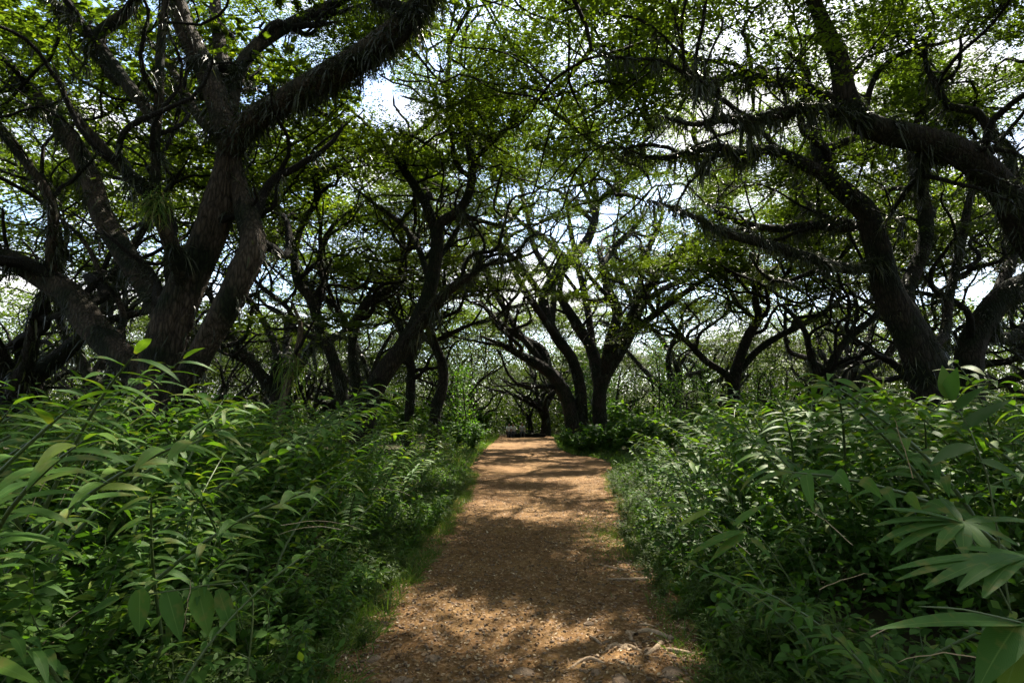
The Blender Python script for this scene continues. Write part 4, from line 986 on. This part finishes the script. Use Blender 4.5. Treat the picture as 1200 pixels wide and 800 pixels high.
# yellow-green fern clumps perched on the left trees
def fern_clump(label, p, R, n, seed, tone):
    g = np.random.default_rng(seed); D = norm(g.standard_normal((n, 3)) + [0, 0, .25]); up = norm(np.array([0, 0, 1.]) + .4 * g.standard_normal((n, 3)))
    B = D * .05 + g.standard_normal((n, 3)) * R * np.array([.38, .25, .5])
    V, Q, c, uv = strips(B, D, up, R * g.uniform(.6, 1.2, n), R * .07, g.uniform(.4, 1.2, n), 4, .1, 'lance', False)
    mb = MB(); mb.add(V, Q, np.repeat(np.clip(g.normal(tone, .25, n), 0, 1), c))
    tag(obj('fern_clump', mb.mesh('fern_clump', M_GRASS), None, p), label, 'fern')
fern_clump('yellow-green fern clump perched in the fork of a bough of the massive left tree', P_(184, 238, 9.3), .2, 420, 1, .62)
fern_clump('yellow-green fern clump on a short pale trunk behind the left bank', P_(343, 428, 14.4), .4, 150, 2, .7)
Lt = [px_limb([(331, 470), (337, 448), (343, 430), (350, 405), (352, 380), (340, 350)], 14.6, [13, 12, 11, 10, 6], 0, 8, .2)]
build_tree('tree', 'short pale trunk with a fern clump behind the left bank', 'tree', Lt, crown_points((-5.2, 15), 1.6, 3.5, 4.6, 60, grng), 15, M_BARK_PALE, n_leaf=5000, nsec=1, leaf_l=.12)
# pale leafed shrub at the end of the path
pb = bush(360, .2, 500, .6, 1.3, M_GRASS, 'pale_shrub', .5); pb.location = (.05, 54.5, 0); pb.scale = (1.4, 1.4, 1.6)
tag(pb, 'pale green sunlit shrub at the far end of the path', 'shrub')

# ------------------------------------------------------------------ things on the path
def stone(seed, r):
    g = np.random.default_rng(seed); n, m = 9, 14
    th = np.linspace(.05, np.pi - .05, n); ph = np.linspace(0, 2 * np.pi, m, endpoint=False)
    D = np.stack([np.sin(th)[:, None] * np.cos(ph), np.sin(th)[:, None] * np.sin(ph), np.cos(th)[:, None] * np.ones(m)], -1)
    k = g.normal(0, 1, (6, 3)); f = 1 + sum(.07 * np.sin(D @ k[q] * 2.4 + q) for q in range(6))
    V = D * f[..., None] * r * np.array([1, g.uniform(.6, .9), .36])
    i = np.arange(n - 1)[:, None] * m; j = np.arange(m)[None, :]; kk = (j + 1) % m
    Q = np.stack([i + j, i + m + j, i + m + kk, i + kk], -1).reshape(-1, 4)
    return mesh('stone', V, Q, M_STONE, smooth=True)
sm = [stone(s, .075) for s in range(6)]
stones = [(612, 770, 1.1), (698, 772, .8), (728, 782, .9), (724, 776, .7), (788, 774, 1.3), (792, 790, 1.0), (636, 690, .5), (655, 683, .6), (508, 757, .9), (470, 780, 1.0), (492, 700, .6), (558, 672, .55), (760, 748, .6), (530, 735, .5), (450, 720, .6), (690, 720, .7), (590, 650, .5), (665, 640, .6), (437, 758, .8), (668, 548, .9), (575, 790, .6), (745, 700, .5)]
for q, (px, py, s) in enumerate(stones):
    Yd = EYE * F_PX / max(py - 490, 1); p = at(px, py, Yd)[0]
    Yd = p[1] * 1.0
    o = obj('stone', sm[q % 6], None, (p[0], p[1], float(path_z(p[0], p[1])) - .006)); o.rotation_euler = (0, 0, q * 1.1); o.scale = (s,) * 3
    tag(o, 'flat grey-brown stone half sunk in the dirt path', 'stone', 'stones set in the path')
def gp(px, py, dz=0):
    Yd = EYE * F_PX / (py - 490); p = at(px, py, Yd)[0]; return np.array([p[0], p[1], .02 + dz])
rt = [[(790, 735), (758, 728), (735, 732), (712, 742), (698, 738), (690, 730)], [(745, 733), (728, 722), (712, 728), (700, 735)], [(780, 752), (752, 748), (733, 745), (718, 752), (700, 750)], [(775, 738), (768, 748), (745, 757), (720, 764), (690, 758), (660, 770)], [(735, 730), (745, 742), (757, 752), (772, 757)], [(800, 742), (780, 728), (755, 722), (735, 722)], [(815, 752), (790, 750), (770, 744), (750, 746), (728, 739)], [(805, 728), (778, 716), (750, 712), (728, 716)], [(770, 757), (745, 764), (722, 760)], [(738, 748), (720, 744), (706, 748), (684, 744)]]
rbase = gp(745, 740)
rr_ = tag(empty('exposed_root', rbase), 'tangle of pale exposed roots crossing the right side of the path', 'root')
for q, pts in enumerate(rt):
    S = catmull(np.array([gp(x, y, .022 * math.sin(k * 1.9 + q * 2.1) - .010) for k, (x, y) in enumerate(pts)]), .03)
    V, Q = tube(S - rbase, np.interp(np.linspace(0, 1, len(S)), [0, .5, 1], [.020, .016, .007]), 8, .08, q + 60)
    obj('root_branch', mesh('root_branch', V, Q, M_ROOT, smooth=True), rr_)
rt2 = [[(765, 668), (742, 664), (720, 660), (700, 655)], [(760, 672), (735, 672), (708, 672)], [(762, 664), (744, 657), (722, 652)]]
rbase = gp(750, 668)
r2 = tag(empty('exposed_root', rbase), 'thin exposed roots at the right path edge above the grass patch shadow', 'root')
for q, pts in enumerate(rt2):
    S = catmull(np.array([gp(x, y, .006) for x, y in pts]), .04); V, Q = tube(S - rbase, np.linspace(.022, .008, len(S)), 7, .08, q + 80)
    obj('root_branch', mesh('root_branch', V, Q, M_ROOT, smooth=True), r2)

def on_path(n, y0, y1, pw, rng):
    y = y0 + (y1 - y0) * rng.uniform(0, 1, n) ** pw; u = rng.uniform(0, 1, n)
    u = np.where(rng.uniform(0, 1, n) < .45, rng.beta(.7, .7, n), u)
    x = path_l(y) + (path_r(y) - path_l(y)) * (u * 1.08 - .04); return x, y
n = 26000; x, y = on_path(n, 2.4, 17, 1.7, rng)
c = np.column_stack([x, y, path_z(x, y) + .008 + rng.uniform(0, .012, n)])
L = .023 * rng.uniform(.4, 1.7, n)
V, Q = leaflets(c, norm(rng.standard_normal((n, 3)) * .38 + [0, 0, 1]), L, L * rng.uniform(.35, .7, n), rng)
mb = MB(); mb.add(V, Q, np.clip(rng.normal(.45, .24, n), 0, 1))
tag(obj('leaf_litter', mb.mesh('leaf_litter', M_LITTER)), 'small dry leaves scattered over the dirt path', 'leaf litter', kind='stuff')
n = 9000; x, y = on_path(n, 2.4, 12, 1.7, rng); z = path_z(x, y)
oc = np.array([[1, 0, 0], [0, 1, 0], [-1, 0, 0], [0, -1, 0], [0, 0, 1], [0, 0, -1]], float)
r = .004 + .012 * rng.uniform(0, 1, n) ** 3
a = rng.uniform(0, 6.28, n); ca, sa = np.cos(a), np.sin(a)
cube = np.array([[sx, sy, sz] for sz in (-1, 1) for sx, sy in ((-1, -1), (1, -1), (1, 1), (-1, 1))], float)
Vc = cube[None] * r[:, None, None] * np.array([1, .8, .55]) * rng.uniform(.6, 1.2, (n, 8, 1))
Vr = np.stack([Vc[..., 0] * ca[:, None] - Vc[..., 1] * sa[:, None], Vc[..., 0] * sa[:, None] + Vc[..., 1] * ca[:, None], Vc[..., 2]], -1) + np.column_stack([x, y, z + .002])[:, None]
qf = np.array([[0, 3, 2, 1], [4, 5, 6, 7], [0, 1, 5, 4], [1, 2, 6, 5], [2, 3, 7, 6], [3, 0, 4, 7]])
tag(obj('gravel', mesh('gravel', Vr, (qf[None] + (np.arange(n) * 8)[:, None, None]), M_STONE, smooth=True)), 'loose grit and pebbles on the path', 'gravel', kind='stuff')

# fallen log and the two people resting at the end of the path
lg = np.array([[-.4, 51.2, .16], [.6, 51.4, .18], [1.8, 51.3, .2], [3.0, 51.5, .17]]); b = lg[0].copy(); b[2] = 0
V, Q = tube(catmull(lg, .2) - b, np.interp(np.linspace(0, 1, len(catmull(lg, .2))), [0, .05, .95, 1], [.13, .18, .15, .1]), 10, .05, 4)
tag(obj('fallen_log', mesh('fallen_log', V, Q, M_BARK, smooth=True), None, b), 'dark fallen log lying across the far end of the path', 'log')

def plain(name, col, rough=.8):
    m, nt, out = new_mat(name); bs = nt.nodes.new('ShaderNodeBsdfPrincipled'); nz = nt.nodes.new('ShaderNodeTexNoise'); nz.inputs['Scale'].default_value = 30
    r = ramp(nt, [(.3, tuple(v * .88 for v in col)), (.7, col)]); nt.links.new(nz.outputs['Fac'], r.inputs['Fac']); nt.links.new(r.outputs[0], bs.inputs['Base Color'])
    bs.inputs['Roughness'].default_value = rough; nt.links.new(bs.outputs[0], out.inputs['Surface']); return m
M_SKIN, M_SHIRT, M_SHIRT2, M_TROUSER, M_HAIR = plain('skin', (.36, .21, .14), .5), plain('white_shirt', (.8, .8, .78)), plain('grey_shirt', (.42, .43, .45)), plain('dark_trousers', (.05, .05, .06)), plain('black_hair', (.02, .016, .014), .5)

def skin_mesh(name, verts, edges, radii, mat, parent=None, root=0):
    me = bpy.data.meshes.new(name); me.from_pydata([tuple(v) for v in verts], edges, []); o = obj(name, me, parent)
    md = o.modifiers.new('skin', 'SKIN'); md.use_smooth_shade = True
    for q, r in enumerate(radii):
        sv = me.skin_vertices[0].data[q]; sv.radius = (r if isinstance(r, tuple) else (r, r)); sv.use_root = q == root
    sd = o.modifiers.new('sub', 'SUBSURF'); sd.levels = 1; sd.render_levels = 1
    me.materials.append(mat); return o
def person(loc, rz, shirt, label, lean):
    J = {'pel': (0, 0, .44), 'waist': (0, .02, .60), 'chest': (0, -.03 - lean, .82), 'neckb': (0, -.07 - lean, .97), 'neck': (0, -.09 - lean, 1.03), 'head': (0, -.12 - lean, 1.13), 'crown': (0, -.11 - lean, 1.24)}
    order = list(J); V = [J[k] for k in order]; E = [(q, q + 1) for q in range(6)]; R = [(.15, .12), (.13, .10), (.16, .10), (.09, .07), .055, (.082, .098), (.06, .07)]
    for s in (-1, 1):
        b0 = len(V); V += [(.1 * s, -.05, .44), (.13 * s, -.44, .47), (.14 * s, -.48, .25), (.14 * s, -.46, .06), (.15 * s, -.62, .035)]; E += [(0, b0)] + [(b0 + q, b0 + q + 1) for q in range(4)]; R += [.09, .07, .055, .04, (.04, .03)]
        b0 = len(V); V += [(.19 * s, -.06 - lean, .92), (.25 * s, -.12 - lean, .68), (.15 * s, -.36, .56), (.11 * s, -.43, .54)]; E += [(3, b0)] + [(b0 + q, b0 + q + 1) for q in range(3)]; R += [.055, .043, .034, .03]
    root = empty('person', loc, rz); tag(root, label, 'person')
    skin_mesh('body', V, E, R, M_SKIN, root)
    sh = [J['pel'], J['waist'], J['chest'], J['neckb']]; SR = [(.165, .135), (.15, .12), (.18, .12), (.1, .08)]; E = [(0, 1), (1, 2), (2, 3)]
    for s in (-1, 1):
        b0 = len(sh); sh += [(.19 * s, -.06 - lean, .92), (.235 * s, -.105 - lean, .74)]; E += [(3, b0), (b0, b0 + 1)]; SR += [.07, .06]
    skin_mesh('shirt', sh, E, SR, shirt, root)
    tr = [(0, 0, .43)]; E = []; TR = [(.17, .12)]
    for s in (-1, 1):
        b0 = len(tr); tr += [(.1 * s, -.06, .44), (.13 * s, -.44, .47), (.14 * s, -.48, .25), (.14 * s, -.465, .09)]; E += [(0, b0)] + [(b0 + q, b0 + q + 1) for q in range(3)]; TR += [.105, .085, .068, .055]
    skin_mesh('trousers', tr, E, TR, M_TROUSER, root)
    h = np.array(J['head']); skin_mesh('hair', [tuple(h + [0, .035, .0]), tuple(h + [0, .03, .07]), tuple(h + [0, -.015, .125])], [(0, 1), (1, 2)], [(.085, .075), (.09, .085), (.075, .08)], M_HAIR, root)
    return root
person((-.28, 51.0, -.05), .25, M_SHIRT, 'person in a white shirt sitting on the log, leftmost at the path end', .03)
person((.12, 51.1, -.05), -.2, M_SHIRT, 'person in a white shirt sitting close beside the first, second from left', .06)
person((.85, 51.15, -.03), .1, M_SHIRT2, 'person in a grey top sitting apart on the log at the path end', .05)
